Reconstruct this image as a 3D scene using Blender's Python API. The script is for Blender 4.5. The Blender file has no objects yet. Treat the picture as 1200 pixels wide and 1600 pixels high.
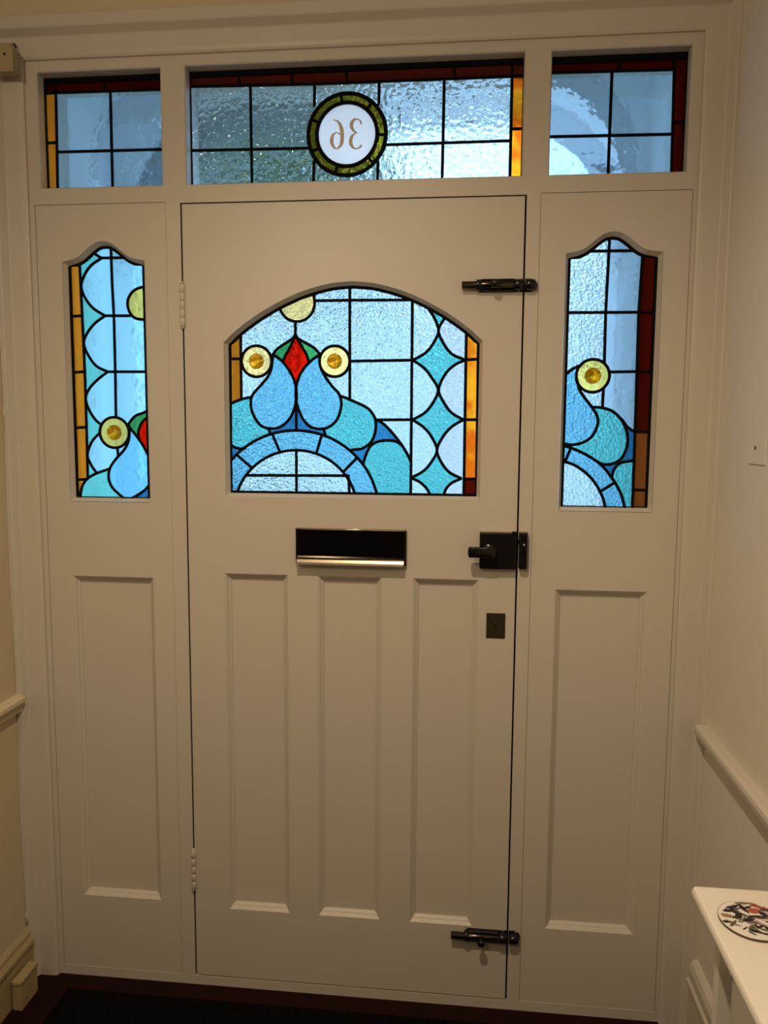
import bpy, bmesh, math, random
from mathutils import Vector, Matrix
from mathutils.geometry import delaunay_2d_cdt

random.seed(7)
scene = bpy.context.scene
col = scene.collection
R = math.radians

# ------------------------------------------------------------------ camera, world, light, exposure
cam_data = bpy.data.cameras.new('camera')
cam = bpy.data.objects.new('camera', cam_data)
col.objects.link(cam)
scene.camera = cam
cam_data.sensor_fit = 'VERTICAL'
cam_data.sensor_height = 36.0
cam_data.lens = 1203.73 / 1600 * 36.0
cam_data.clip_start = 0.02
pitch, yaw, roll = 0.1046, 0.1024, 0.0069
fwd = Vector((-math.sin(yaw) * math.cos(pitch), math.cos(yaw) * math.cos(pitch), -math.sin(pitch)))
rt = Vector((math.cos(yaw), math.sin(yaw), 0))
up = rt.cross(fwd)
rt2 = rt * math.cos(roll) + up * math.sin(roll)
up2 = up * math.cos(roll) - rt * math.sin(roll)
cam.matrix_world = Matrix.Translation((0.7036, -1.9056, 1.5128)) @ Matrix((rt2, up2, -fwd)).transposed().to_4x4()

world = bpy.data.worlds.new('overcast_sky')
scene.world = world
world.use_nodes = True
bg = world.node_tree.nodes['Background']
bg.inputs['Color'].default_value = (0.56, 0.83, 1.06, 1)
bg.inputs['Strength'].default_value = 4.2

def lamp(name, kind, loc, energy, color, radius, target=None, size=None, blend=None):
    d = bpy.data.lights.new(name, kind)
    d.energy = energy
    d.color = color
    d.shadow_soft_size = radius
    if kind == 'SPOT':
        d.spot_size = size
        d.spot_blend = blend
    o = bpy.data.objects.new(name, d)
    col.objects.link(o)
    o.location = loc
    if target is not None:
        o.rotation_euler = (Vector(target) - Vector(loc)).to_track_quat('-Z', 'Y').to_euler()
    return o

WARM = (1.0, 0.787, 0.54)
DOWNLIGHT = (0.45, -1.30, 2.70)
lamp('downlight_beam', 'SPOT', DOWNLIGHT, 104, WARM, 0.035, (0.45, -1.30, 0.0), R(150), 1.0)
lamp('hall_fill_spot', 'SPOT', (-0.15, -2.5, 2.45), 47, WARM, 0.10, (0.45, 0.0, 2.55), R(130), 1.0)  # added fill spot without a fitting, lifts the upper door screen

scene.view_settings.view_transform = 'Standard'
scene.view_settings.look = 'None'
scene.view_settings.exposure = 0.0
scene.view_settings.gamma = 1.0
scene.view_settings.use_curve_mapping = False

GLASS = {
  'door': dict(y=0.02, lines=[
    ('s', [(0.1403, 1.7526), (0.1401, 1.5905)]),
    ('s', [(0.1108, 1.6913), (0.1414, 1.6919)]),
    ('c', [(0.1137, 1.5803), (0.1401, 1.5905), (0.1682, 1.5967)]),
    ('c', [(0.2231, 1.7024), (0.2432, 1.6881), (0.2615, 1.6667), (0.2753, 1.6417), (0.2818, 1.6167), (0.2817, 1.588), (0.2719, 1.5555), (0.257, 1.5338), (0.2383, 1.521), (0.2178, 1.5172), (0.1936, 1.5225), (0.1769, 1.5406), (0.166, 1.5659), (0.1652, 1.5913), (0.172, 1.6057), (0.1909, 1.6255), (0.2078, 1.6453), (0.2172, 1.6632), (0.2211, 1.6846), (0.2231, 1.7024)]),
    ('c', [(0.3422, 1.702), (0.3221, 1.6879), (0.3037, 1.6702), (0.2893, 1.6471), (0.2815, 1.6185), (0.2813, 1.5898), (0.2886, 1.5628), (0.3014, 1.5377), (0.3198, 1.5215), (0.3455, 1.517), (0.3676, 1.5236), (0.3859, 1.5417), (0.395, 1.5668), (0.3961, 1.5883), (0.3895, 1.6061), (0.3713, 1.6257), (0.3549, 1.6488), (0.344, 1.6701), (0.3414, 1.6879), (0.3422, 1.702)]),
    ('c', [(0.2398, 1.8183), (0.2459, 1.8048), (0.2586, 1.7907), (0.2805, 1.7828), (0.3024, 1.7861), (0.3206, 1.8007), (0.3287, 1.8216), (0.3273, 1.8495)]),
    ('s', [(0.2805, 1.7828), (0.2803, 1.7518)]),
    ('c', [(0.2803, 1.7518), (0.2729, 1.7412), (0.2508, 1.7272), (0.2324, 1.7148), (0.2231, 1.7024)]),
    ('c', [(0.2803, 1.7518), (0.2876, 1.7411), (0.3094, 1.7287), (0.3277, 1.718), (0.3422, 1.702)]),
    ('c', [(0.281, 1.7482), (0.2655, 1.7182), (0.2543, 1.6988), (0.2476, 1.6828)]),
    ('c', [(0.281, 1.7482), (0.2977, 1.7199), (0.3086, 1.7004), (0.3151, 1.6826)]),
    ('s', [(0.2808, 1.6328), (0.2813, 1.5772), (0.2817, 1.513)]),
    ('s', [(0.2103, 1.5161), (0.215, 1.5009)]),
    ('s', [(0.3511, 1.5181), (0.3555, 1.5026)]),
    ('c', [(0.4867, 1.358), (0.4754, 1.3892), (0.4593, 1.4183), (0.4388, 1.4444), (0.4144, 1.4669), (0.3867, 1.4854), (0.3563, 1.4995), (0.3239, 1.5086), (0.2904, 1.5127), (0.2564, 1.5116), (0.2228, 1.5053), (0.1905, 1.494), (0.1601, 1.4777), (0.1325, 1.457), (0.1083, 1.4323)]),
    ('c', [(0.4301, 1.3593), (0.4186, 1.3844), (0.4028, 1.4071), (0.3833, 1.4267), (0.3605, 1.4425), (0.3351, 1.454), (0.308, 1.461), (0.2799, 1.4632), (0.2517, 1.4605), (0.2243, 1.4529), (0.1985, 1.4408), (0.1751, 1.4243), (0.1548, 1.404), (0.1384, 1.3806), (0.1263, 1.3547)]),
    ('s', [(0.1307, 1.446), (0.1662, 1.4166)]),
    ('s', [(0.2188, 1.5045), (0.2386, 1.4592)]),
    ('s', [(0.3474, 1.5044), (0.3336, 1.459)]),
    ('s', [(0.4366, 1.4455), (0.4044, 1.4125)]),
    ('s', [(0.2814, 1.4632), (0.2812, 1.3559)]),
    ('s', [(0.1539, 1.3977), (0.4147, 1.4003)]),
    ('s', [(0.4147, 1.401), (0.4174, 1.3572)]),
    ('c', [(0.1141, 1.4734), (0.1272, 1.4669), (0.1479, 1.4653)]),
    ('s', [(0.3272, 1.8328), (0.4174, 1.8333)]),
    ('s', [(0.4177, 1.8333), (0.5636, 1.8325)]),
    ('s', [(0.4173, 1.8659), (0.4179, 1.5898)]),
    ('s', [(0.418, 1.6852), (0.5747, 1.6873)]),
    ('c', [(0.3913, 1.5997), (0.4074, 1.5951), (0.4183, 1.5901), (0.4438, 1.5795), (0.4656, 1.5671), (0.4801, 1.5476), (0.4839, 1.5279), (0.4804, 1.5028), (0.4696, 1.483), (0.4478, 1.4684), (0.4226, 1.4656)]),
    ('s', [(0.5721, 1.8331), (0.5729, 1.3567)]),
    ('s', [(0.4819, 1.5404), (0.572, 1.5416)]),
    ('c', [(0.483, 1.5412), (0.5019, 1.5316), (0.5237, 1.5103), (0.5456, 1.4836), (0.5639, 1.4551), (0.572, 1.4372)]),
    ('c', [(0.4523, 1.4305), (0.4587, 1.4522), (0.4696, 1.474), (0.4877, 1.486), (0.513, 1.4898), (0.5347, 1.4871), (0.5485, 1.4783)]),
    ('c', [(0.609, 1.8148), (0.6248, 1.7913), (0.6368, 1.7608), (0.629, 1.7359), (0.6075, 1.7064), (0.5751, 1.6873)]),
    ('c', [(0.6529, 1.7904), (0.6368, 1.7608), (0.6467, 1.7323), (0.6693, 1.7027), (0.7037, 1.687)]),
    ('c', [(0.5751, 1.6873), (0.6027, 1.668), (0.6225, 1.6435), (0.6378, 1.6154), (0.6269, 1.5854), (0.6058, 1.5588), (0.5749, 1.5409)]),
    ('c', [(0.7037, 1.6877), (0.6768, 1.6749), (0.6543, 1.6522), (0.6392, 1.6154), (0.6517, 1.5855), (0.6716, 1.5591), (0.7013, 1.542)]),
    ('c', [(0.5749, 1.5416), (0.6027, 1.5233), (0.6227, 1.5003), (0.637, 1.4676), (0.6253, 1.4396), (0.604, 1.4142), (0.5736, 1.3969)]),
    ('c', [(0.7013, 1.5423), (0.674, 1.5255), (0.653, 1.5023), (0.6374, 1.4676), (0.6486, 1.4363), (0.6686, 1.4121), (0.6992, 1.3967)]),
    ('c', [(0.5735, 1.3972), (0.5972, 1.3853), (0.6136, 1.3692), (0.6221, 1.3531)]),
    ('c', [(0.6992, 1.3971), (0.6762, 1.3863), (0.6621, 1.3717), (0.6545, 1.3536)]),
    ('s', [(0.7046, 1.7545), (0.7054, 1.3526)]),
    ('s', [(0.7058, 1.688), (0.7352, 1.6893)]),
    ('s', [(0.702, 1.542), (0.7352, 1.5425)]),
    ('s', [(0.7039, 1.3957), (0.7356, 1.3961)]),
   ], circles=[(0.1804, 1.6854, 0.0386, 1), (0.3793, 1.6849, 0.038, 1)],
   seeds=[('amber', 0.1268, 1.7134), ('amber', 0.1277, 1.6417), ('sky', 0.222, 1.577), ('sky', 0.3383, 1.5774), ('sky', 0.1225, 1.3936), ('sky', 0.1855, 1.4641), ('sky', 0.2826, 1.4869), ('sky', 0.3823, 1.4696), ('sky', 0.4443, 1.3977), ('turquoise', 0.1414, 1.5404), ('turquoise', 0.4115, 1.5418), ('turquoise', 0.5172, 1.4168), ('turquoise', 0.6347, 1.7843), ('turquoise', 0.6379, 1.6871), ('turquoise', 0.6382, 1.5395), ('turquoise', 0.6385, 1.3894), ('red', 0.28, 1.6845), ('green', 0.2434, 1.7094), ('green', 0.3167, 1.7092), ('yellow', 0.1543, 1.6847), ('yellow', 0.3531, 1.6843), ('yellow', 0.2879, 1.808), ('cobalt', 0.2531, 1.5193), ('cobalt', 0.3087, 1.5196), ('cobalt', 0.1214, 1.4525), ('cobalt', 0.4984, 1.5065), ('cobalt', 0.4441, 1.4593), ('amberlight', 0.7219, 1.7077), ('amberlight', 0.7212, 1.6487), ('amberlight', 0.7203, 1.4727), ('ruby', 0.7221, 1.3762), ('pearl', 0.6758, 1.6312), ('pearl', 0.6766, 1.4723), ('pearl', 0.6801, 1.3684)]),
  'left': dict(y=0.02, lines=[
    ('s', [(-0.2773, 1.9353), (-0.275, 1.8036), (-0.2729, 1.6612), (-0.2732, 1.5166), (-0.2745, 1.3827)]),
    ('s', [(-0.3092, 1.7999), (-0.276, 1.8014)]),
    ('s', [(-0.3088, 1.6581), (-0.2753, 1.6598)]),
    ('s', [(-0.3088, 1.5154), (-0.2751, 1.5175)]),
    ('s', [(-0.3104, 1.3799), (-0.2765, 1.3822)]),
    ('c', [(-0.2966, 1.3324), (-0.2934, 1.3556), (-0.2804, 1.3789), (-0.2558, 1.3954), (-0.212, 1.4111)]),
    ('s', [(-0.193, 1.973), (-0.1926, 1.8818), (-0.1904, 1.8007), (-0.1909, 1.6611), (-0.1927, 1.5429)]),
    ('s', [(-0.1912, 1.4657), (-0.1896, 1.442)]),
    ('s', [(-0.2209, 1.9444), (-0.1512, 1.9442)]),
    ('s', [(-0.2437, 1.96), (-0.2186, 1.9439)]),
    ('c', [(-0.2186, 1.9439), (-0.2472, 1.9261), (-0.2668, 1.9002), (-0.2748, 1.874), (-0.2664, 1.8476), (-0.2461, 1.821), (-0.2138, 1.8009)]),
    ('c', [(-0.2138, 1.8009), (-0.2427, 1.7813), (-0.2649, 1.7548), (-0.2729, 1.7304), (-0.262, 1.7014), (-0.2416, 1.6746), (-0.2113, 1.6598)]),
    ('c', [(-0.2113, 1.6598), (-0.2404, 1.6387), (-0.2626, 1.6162), (-0.273, 1.5914), (-0.2645, 1.562), (-0.2486, 1.5372), (-0.2323, 1.5237)]),
    ('c', [(-0.2378, 1.5032), (-0.2601, 1.4802), (-0.2733, 1.4458), (-0.2645, 1.4206), (-0.2499, 1.3987)]),
    ('s', [(-0.2162, 1.8009), (-0.1474, 1.8004)]),
    ('s', [(-0.2137, 1.6598), (-0.1008, 1.6597)]),
    ('c', [(-0.1, 1.8707), (-0.1185, 1.87), (-0.1373, 1.8615), (-0.1503, 1.8442), (-0.1532, 1.8267), (-0.1472, 1.8069), (-0.1322, 1.7937), (-0.1021, 1.7899)]),
    ('c', [(-0.1586, 1.5241), (-0.1579, 1.4992), (-0.1623, 1.4787), (-0.1748, 1.4581), (-0.1969, 1.4351), (-0.213, 1.412), (-0.2175, 1.389), (-0.2111, 1.366), (-0.1948, 1.3478), (-0.169, 1.3307), (-0.1424, 1.3417), (-0.1181, 1.3582), (-0.101, 1.379)]),
    ('c', [(-0.1588, 1.5196), (-0.1381, 1.4948), (-0.12, 1.4677), (-0.102, 1.4315)]),
    ('c', [(-0.16, 1.5264), (-0.1414, 1.5468), (-0.1176, 1.5559), (-0.1009, 1.5663)]),
    ('c', [(-0.1027, 1.5492), (-0.123, 1.5311), (-0.133, 1.5084), (-0.1327, 1.4881)]),
   ], circles=[(-0.1982, 1.5044, 0.0395, 1)],
   seeds=[('amberside', -0.2942, 1.8611), ('amberside', -0.2919, 1.7283), ('amberside', -0.2896, 1.5936), ('amberside', -0.2906, 1.4341), ('amberside', -0.3006, 1.3555), ('turqside', -0.2564, 1.9306), ('turqside', -0.2632, 1.8035), ('turqside', -0.2658, 1.6612), ('turqside', -0.2641, 1.503), ('turqside', -0.2676, 1.4022), ('turqside', -0.2471, 1.3655), ('skyplain', -0.1599, 1.3989), ('cobalt', -0.1161, 1.3444), ('green', -0.1419, 1.531), ('red', -0.1143, 1.504), ('olive', -0.1265, 1.8308), ('olive', -0.2234, 1.5033), ('paleblue', -0.2349, 1.8736), ('paleblue', -0.1507, 1.8813), ('paleblue', -0.2396, 1.7325), ('paleblue', -0.1456, 1.7321), ('paleblue', -0.23, 1.5938), ('paleblue', -0.1495, 1.594), ('paleblue', -0.2348, 1.4484), ('paleblue', -0.1819, 1.4581), ('paleblue', -0.2088, 1.9559), ('paleblue', -0.181, 1.9555)]),
  'right': dict(y=0.02, lines=[
    ('s', [(1.1158, 1.9343), (1.1119, 1.7982), (1.1132, 1.66), (1.1145, 1.5196), (1.1155, 1.3296)]),
    ('s', [(1.1141, 1.7986), (1.1532, 1.797)]),
    ('s', [(1.1154, 1.6596), (1.1548, 1.6582)]),
    ('s', [(1.116, 1.5156), (1.1557, 1.5146)]),
    ('s', [(1.1159, 1.3747), (1.156, 1.3739)]),
    ('s', [(1.038, 1.9736), (1.0364, 1.876), (1.0349, 1.7989), (1.0361, 1.6819)]),
    ('s', [(1.0362, 1.6184), (1.0353, 1.5709)]),
    ('s', [(0.9892, 1.9414), (1.1041, 1.9408)]),
    ('s', [(0.9434, 1.7988), (1.1141, 1.7982)]),
    ('s', [(1.0478, 1.6579), (1.1154, 1.6591)]),
    ('c', [(0.9424, 1.6492), (0.9573, 1.6623), (0.9753, 1.6724)]),
    ('c', [(0.9724, 1.6404), (0.9807, 1.614), (0.9944, 1.5941), (1.015, 1.5677), (1.0258, 1.5456), (1.0231, 1.5234), (1.0107, 1.5011), (0.9892, 1.4875), (0.963, 1.4828), (0.9385, 1.4871)]),
    ('c', [(1.0126, 1.5743), (1.0366, 1.5722), (1.0608, 1.5635), (1.0833, 1.5415), (1.0952, 1.515), (1.0982, 1.4929), (1.0947, 1.4706), (1.0825, 1.4482), (1.0611, 1.4368), (1.0392, 1.4365), (1.0258, 1.444)]),
    ('c', [(1.0823, 1.545), (1.0969, 1.5261), (1.1156, 1.5143)]),
    ('c', [(0.9365, 1.4826), (0.9632, 1.4752), (0.9989, 1.4599), (1.0349, 1.4365), (1.0623, 1.4054), (1.0856, 1.3675), (1.098, 1.3293)]),
    ('c', [(0.9367, 1.4444), (0.9733, 1.4335), (1.005, 1.4114), (1.0279, 1.3847), (1.0444, 1.3533), (1.051, 1.3285)]),
    ('s', [(0.9641, 1.4761), (0.9502, 1.44)]),
    ('s', [(1.0694, 1.3907), (1.0372, 1.369)]),
    ('c', [(1.0637, 1.4032), (1.0682, 1.4234), (1.0829, 1.4393), (1.114, 1.4463)]),
   ], circles=[(1.01, 1.6491, 0.0393, 1)],
   seeds=[('ruby', 1.1322, 1.8748), ('ruby', 1.132, 1.725), ('ruby', 1.1313, 1.5857), ('brown', 1.1307, 1.4398), ('brown', 1.132, 1.3547), ('turquoise', 1.0586, 1.5059), ('turquoise', 1.0937, 1.3856), ('sky', 0.9832, 1.5365), ('sky', 0.9503, 1.4648), ('sky', 1.0175, 1.4296), ('sky', 1.0687, 1.3492), ('cobalt', 1.1073, 1.4841), ('cobalt', 1.053, 1.4188), ('olive', 0.9882, 1.6492), ('plain', 1.0752, 1.867), ('plain', 1.0762, 1.7296), ('plain', 1.0856, 1.5944), ('plain', 1.0591, 1.9542)]),
  'tl': dict(y=0.035, lines=[
    ('s', [(-0.3321, 2.3571), (-0.3366, 2.113)]),
    ('s', [(-0.3711, 2.2331), (-0.3344, 2.2331)]),
    ('s', [(-0.3365, 2.353), (-0.0285, 2.351)]),
    ('s', [(-0.2051, 2.3866), (-0.2042, 2.3517)]),
    ('s', [(-0.1895, 2.3538), (-0.1909, 2.1095)]),
    ('s', [(-0.3345, 2.2102), (-0.0317, 2.2088)]),
    ('s', [(-0.3329, 2.3915), (-0.3322, 2.3533)]),
    ('s', [(-0.3662, 2.3526), (-0.3323, 2.3529)]),
   ], circles=[],
   seeds=[('amberside', -0.3453, 2.2922), ('amberside', -0.3478, 2.1759), ('ruby', -0.2686, 2.3662), ('ruby', -0.1228, 2.3647), ('plain', -0.2713, 2.2898), ('plain', -0.125, 2.285), ('plain', -0.2755, 2.174), ('plain', -0.1282, 2.17), ('ruby', -0.345, 2.3728)]),
  'tc': dict(y=0.035, lines=[
    ('s', [(0.0157, 2.355), (0.3291, 2.3495)]),
    ('s', [(0.3291, 2.3495), (0.8045, 2.3492)]),
    ('s', [(0.1396, 2.3848), (0.1412, 2.3501)]),
    ('s', [(0.2712, 2.3827), (0.273, 2.3482)]),
    ('s', [(0.4048, 2.3819), (0.4068, 2.3477)]),
    ('s', [(0.6645, 2.3798), (0.667, 2.3464)]),
    ('s', [(0.1681, 2.3539), (0.1697, 2.1048)]),
    ('s', [(0.3279, 2.3517), (0.327, 2.3037)]),
    ('s', [(0.3255, 2.1691), (0.3241, 2.1011)]),
    ('s', [(0.4854, 2.3532), (0.485, 2.2982)]),
    ('s', [(0.4835, 2.1629), (0.4823, 2.1048)]),
    ('s', [(0.6418, 2.3492), (0.6398, 2.101)]),
    ('s', [(0.8017, 2.3737), (0.8019, 2.0971)]),
    ('s', [(0.0094, 2.2038), (0.3148, 2.201)]),
    ('s', [(0.4981, 2.2031), (0.8031, 2.2036)]),
    ('s', [(0.8014, 2.2303), (0.842, 2.2301)]),
    ('s', [(0.8008, 2.3493), (0.8389, 2.3489)]),
    ('s', [(0.3952, 2.3029), (0.3916, 2.3246)]),
    ('s', [(0.4539, 2.2848), (0.4678, 2.3011)]),
    ('s', [(0.4803, 2.2274), (0.5022, 2.2267)]),
    ('s', [(0.4588, 2.1759), (0.4743, 2.1597)]),
    ('s', [(0.3846, 2.1602), (0.3778, 2.1391)]),
    ('s', [(0.3401, 2.2012), (0.3198, 2.1925)]),
    ('s', [(0.3388, 2.2596), (0.3182, 2.2685)]),
   ], circles=[(0.4072, 2.23, 0.0956, 0), (0.4072, 2.23, 0.0742, 0)],
   seeds=[('rubylight', 0.0696, 2.3669), ('rubylight', 0.2062, 2.3637), ('rubylight', 0.341, 2.3623), ('rubylight', 0.4737, 2.3646), ('rubylight', 0.5969, 2.3654), ('rubylight', 0.7336, 2.3637), ('rubylight', 0.8161, 2.3624), ('amberlight', 0.8154, 2.3157), ('amberlight', 0.8152, 2.1703), ('moss', 0.4267, 2.3137), ('moss', 0.4743, 2.2639), ('moss', 0.4856, 2.1978), ('moss', 0.4236, 2.1401), ('moss', 0.3496, 2.1667), ('moss', 0.3192, 2.2306), ('moss', 0.3553, 2.2938), ('opal', 0.4068, 2.2297)]),
  'tr': dict(y=0.035, lines=[
    ('s', [(0.8759, 2.354), (1.177, 2.3502)]),
    ('s', [(1.047, 2.3958), (1.0487, 2.3523)]),
    ('s', [(1.1723, 2.3907), (1.1771, 2.106)]),
    ('s', [(1.1768, 2.2334), (1.2237, 2.233)]),
    ('s', [(1.0322, 2.354), (1.0316, 2.1097)]),
    ('s', [(0.88, 2.21), (1.1762, 2.207)]),
   ], circles=[],
   seeds=[('ruby', 0.9788, 2.3667), ('ruby', 1.1062, 2.3653), ('ruby', 1.1903, 2.2951), ('ruby', 1.1923, 2.1704), ('ruby', 1.1905, 2.369), ('plain', 1.106, 2.2803), ('plain', 1.107, 2.1657), ('plain', 0.9815, 2.2846), ('plain', 0.9485, 2.1629)]),
}
NUM6 = [(0.3737, 2.2643, 0.0015), (0.3769, 2.2637, 0.0023), (0.3802, 2.2631, 0.0031), (0.3832, 2.2618, 0.004), (0.3859, 2.2595, 0.0051), (0.3884, 2.2565, 0.0063), (0.3906, 2.2529, 0.0073), (0.3924, 2.2484, 0.0081), (0.394, 2.2434, 0.0088), (0.3952, 2.238, 0.0092), (0.3957, 2.2322, 0.0092), (0.3959, 2.2261, 0.009), (0.3957, 2.2206, 0.0088), (0.3955, 2.216, 0.0087), (0.3949, 2.212, 0.0085), (0.3939, 2.2085, 0.0081), (0.3922, 2.2051, 0.0071), (0.39, 2.2022, 0.0059), (0.3878, 2.1999, 0.0048), (0.3859, 2.1984, 0.0038), (0.384, 2.1975, 0.0028), (0.382, 2.1973, 0.0026), (0.3796, 2.1978, 0.0034), (0.3772, 2.1991, 0.0049), (0.375, 2.2012, 0.0063), (0.3729, 2.2044, 0.0072), (0.3711, 2.2084, 0.0081), (0.37, 2.2127, 0.0085), (0.3697, 2.2171, 0.0083), (0.3702, 2.2217, 0.0078), (0.3713, 2.2257, 0.007), (0.373, 2.2289, 0.006), (0.3754, 2.2314, 0.0047), (0.3777, 2.2333, 0.0037), (0.3799, 2.2344, 0.003), (0.382, 2.2348, 0.0024), (0.3841, 2.2345, 0.0022), (0.3863, 2.2333, 0.0024), (0.3884, 2.2314, 0.0028), (0.3906, 2.2294, 0.0033)]
NUM3 = [(0.4422, 2.2529, 0.0055), (0.4417, 2.2554, 0.0048), (0.4413, 2.2578, 0.0042), (0.4403, 2.2599, 0.0036), (0.4385, 2.2616, 0.0031), (0.4361, 2.263, 0.0026), (0.4336, 2.2639, 0.0026), (0.4308, 2.2643, 0.0032), (0.428, 2.2642, 0.0044), (0.4253, 2.2633, 0.0055), (0.423, 2.2616, 0.0066), (0.4208, 2.2591, 0.0077), (0.4193, 2.2563, 0.0084), (0.4186, 2.253, 0.0088), (0.4185, 2.2494, 0.0088), (0.419, 2.2459, 0.0084), (0.4203, 2.2427, 0.0076), (0.4223, 2.2396, 0.0063), (0.4245, 2.2371, 0.0051), (0.4274, 2.2351, 0.0039), (0.4306, 2.2337, 0.0027), (0.4324, 2.2327, 0.0018), (0.4317, 2.2322, 0.0015), (0.4296, 2.2321, 0.0017), (0.4273, 2.2314, 0.0022), (0.4248, 2.2298, 0.0033), (0.4222, 2.2276, 0.0049), (0.4199, 2.2251, 0.0062), (0.4184, 2.2222, 0.0073), (0.4172, 2.219, 0.0082), (0.4167, 2.2156, 0.0088), (0.4167, 2.2118, 0.0089), (0.4173, 2.2078, 0.0087), (0.4185, 2.2042, 0.0081), (0.4204, 2.2012, 0.0069), (0.4229, 2.1986, 0.0053), (0.4255, 2.1967, 0.004), (0.4284, 2.1958, 0.0032), (0.4315, 2.1957, 0.0027), (0.4343, 2.1961, 0.0026), (0.4369, 2.1972, 0.0031), (0.4393, 2.1989, 0.004), (0.4411, 2.2005, 0.0048), (0.4419, 2.2017, 0.0052), (0.4421, 2.2028, 0.0055), (0.4424, 2.2039, 0.0059)]

# ------------------------------------------------------------------ materials
MATS = {}
def new_mat(name):
    m = bpy.data.materials.new(name)
    m.use_nodes = True
    m.node_tree.nodes.clear()
    MATS[name] = m
    return m, m.node_tree.nodes, m.node_tree.links

def pos_node(N):
    return N.new('ShaderNodeNewGeometry').outputs['Position']

def paint(name, color, rough=0.4, var=0.05, bump=0.15, scale=40, spec=0.5, metallic=0.0):
    m, N, Lk = new_mat(name)
    out = N.new('ShaderNodeOutputMaterial')
    p = N.new('ShaderNodeBsdfPrincipled')
    p.inputs['Roughness'].default_value = rough
    p.inputs['Metallic'].default_value = metallic
    p.inputs['Specular IOR Level'].default_value = spec
    Lk.new(p.outputs[0], out.inputs[0])
    n = N.new('ShaderNodeTexNoise')
    n.inputs['Scale'].default_value = scale * 0.15
    n.inputs['Detail'].default_value = 6
    Lk.new(pos_node(N), n.inputs['Vector'])
    r = N.new('ShaderNodeMix')
    r.data_type = 'RGBA'
    r.inputs['A'].default_value = tuple(c * (1 - var) for c in color) + (1,)
    r.inputs['B'].default_value = tuple(min(1, c * (1 + var)) for c in color) + (1,)
    Lk.new(n.outputs['Fac'], r.inputs['Factor'])
    Lk.new(r.outputs['Result'], p.inputs['Base Color'])
    if bump:
        n2 = N.new('ShaderNodeTexNoise')
        n2.inputs['Scale'].default_value = scale
        n2.inputs['Detail'].default_value = 4
        Lk.new(pos_node(N), n2.inputs['Vector'])
        b = N.new('ShaderNodeBump')
        b.inputs['Strength'].default_value = bump
        b.inputs['Distance'].default_value = 0.002
        Lk.new(n2.outputs['Fac'], b.inputs['Height'])
        Lk.new(b.outputs[0], p.inputs['Normal'])
    return m

def glass(name, color, bump=0.6, scale=110, rough=0.12, clear=0.22, scatter=0.12, streak=None):
    """Leaded-light glass: rippled refraction, a straight-through share and a little cloudy scatter."""
    m, N, Lk = new_mat(name)
    out = N.new('ShaderNodeOutputMaterial')
    src = pos_node(N)
    v = N.new('ShaderNodeTexVoronoi')
    v.feature = 'SMOOTH_F1'
    v.inputs['Scale'].default_value = scale
    v.inputs['Smoothness'].default_value = 0.6
    nz = N.new('ShaderNodeTexNoise')
    nz.inputs['Scale'].default_value = scale * 0.3
    nz.inputs['Detail'].default_value = 3
    nz.inputs['Distortion'].default_value = 1.2
    Lk.new(src, v.inputs['Vector'])
    Lk.new(src, nz.inputs['Vector'])
    add = N.new('ShaderNodeMath')
    add.operation = 'MULTIPLY_ADD'
    Lk.new(nz.outputs['Fac'], add.inputs[0])
    add.inputs[1].default_value = 1.4
    Lk.new(v.outputs['Distance'], add.inputs[2])
    b = N.new('ShaderNodeBump')
    b.inputs['Strength'].default_value = bump
    b.inputs['Distance'].default_value = 0.003
    Lk.new(add.outputs[0], b.inputs['Height'])
    g = N.new('ShaderNodeBsdfGlass')
    g.inputs['Roughness'].default_value = rough
    g.inputs['IOR'].default_value = 1.48
    Lk.new(b.outputs[0], g.inputs['Normal'])
    t = N.new('ShaderNodeBsdfTransparent')
    s = N.new('ShaderNodeBsdfTranslucent')
    cn = None
    if streak:
        sn = N.new('ShaderNodeTexNoise')
        sn.inputs['Scale'].default_value = 14
        sn.inputs['Detail'].default_value = 2
        Lk.new(src, sn.inputs['Vector'])
        rmp = N.new('ShaderNodeValToRGB')
        rmp.color_ramp.elements[0].position = 0.44
        rmp.color_ramp.elements[0].color = tuple(color) + (1,)
        rmp.color_ramp.elements[1].position = 0.56
        rmp.color_ramp.elements[1].color = tuple(streak) + (1,)
        Lk.new(sn.outputs['Fac'], rmp.inputs['Fac'])
        cn = rmp.outputs['Color']
    root = tuple(c ** 0.5 for c in color)
    for sh, c in ((g, root), (t, root), (s, root)):
        if cn is not None:
            gm = N.new('ShaderNodeGamma')
            gm.inputs['Gamma'].default_value = 0.5
            Lk.new(cn, gm.inputs['Color'])
            Lk.new(gm.outputs[0], sh.inputs['Color'])
        else:
            sh.inputs['Color'].default_value = c + (1,)
    m1 = N.new('ShaderNodeMixShader')
    m1.inputs[0].default_value = clear
    Lk.new(g.outputs[0], m1.inputs[1])
    Lk.new(t.outputs[0], m1.inputs[2])
    m2 = N.new('ShaderNodeMixShader')
    m2.inputs[0].default_value = scatter
    Lk.new(m1.outputs[0], m2.inputs[1])
    Lk.new(s.outputs[0], m2.inputs[2])
    Lk.new(m2.outputs[0], out.inputs[0])
    return m

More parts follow.
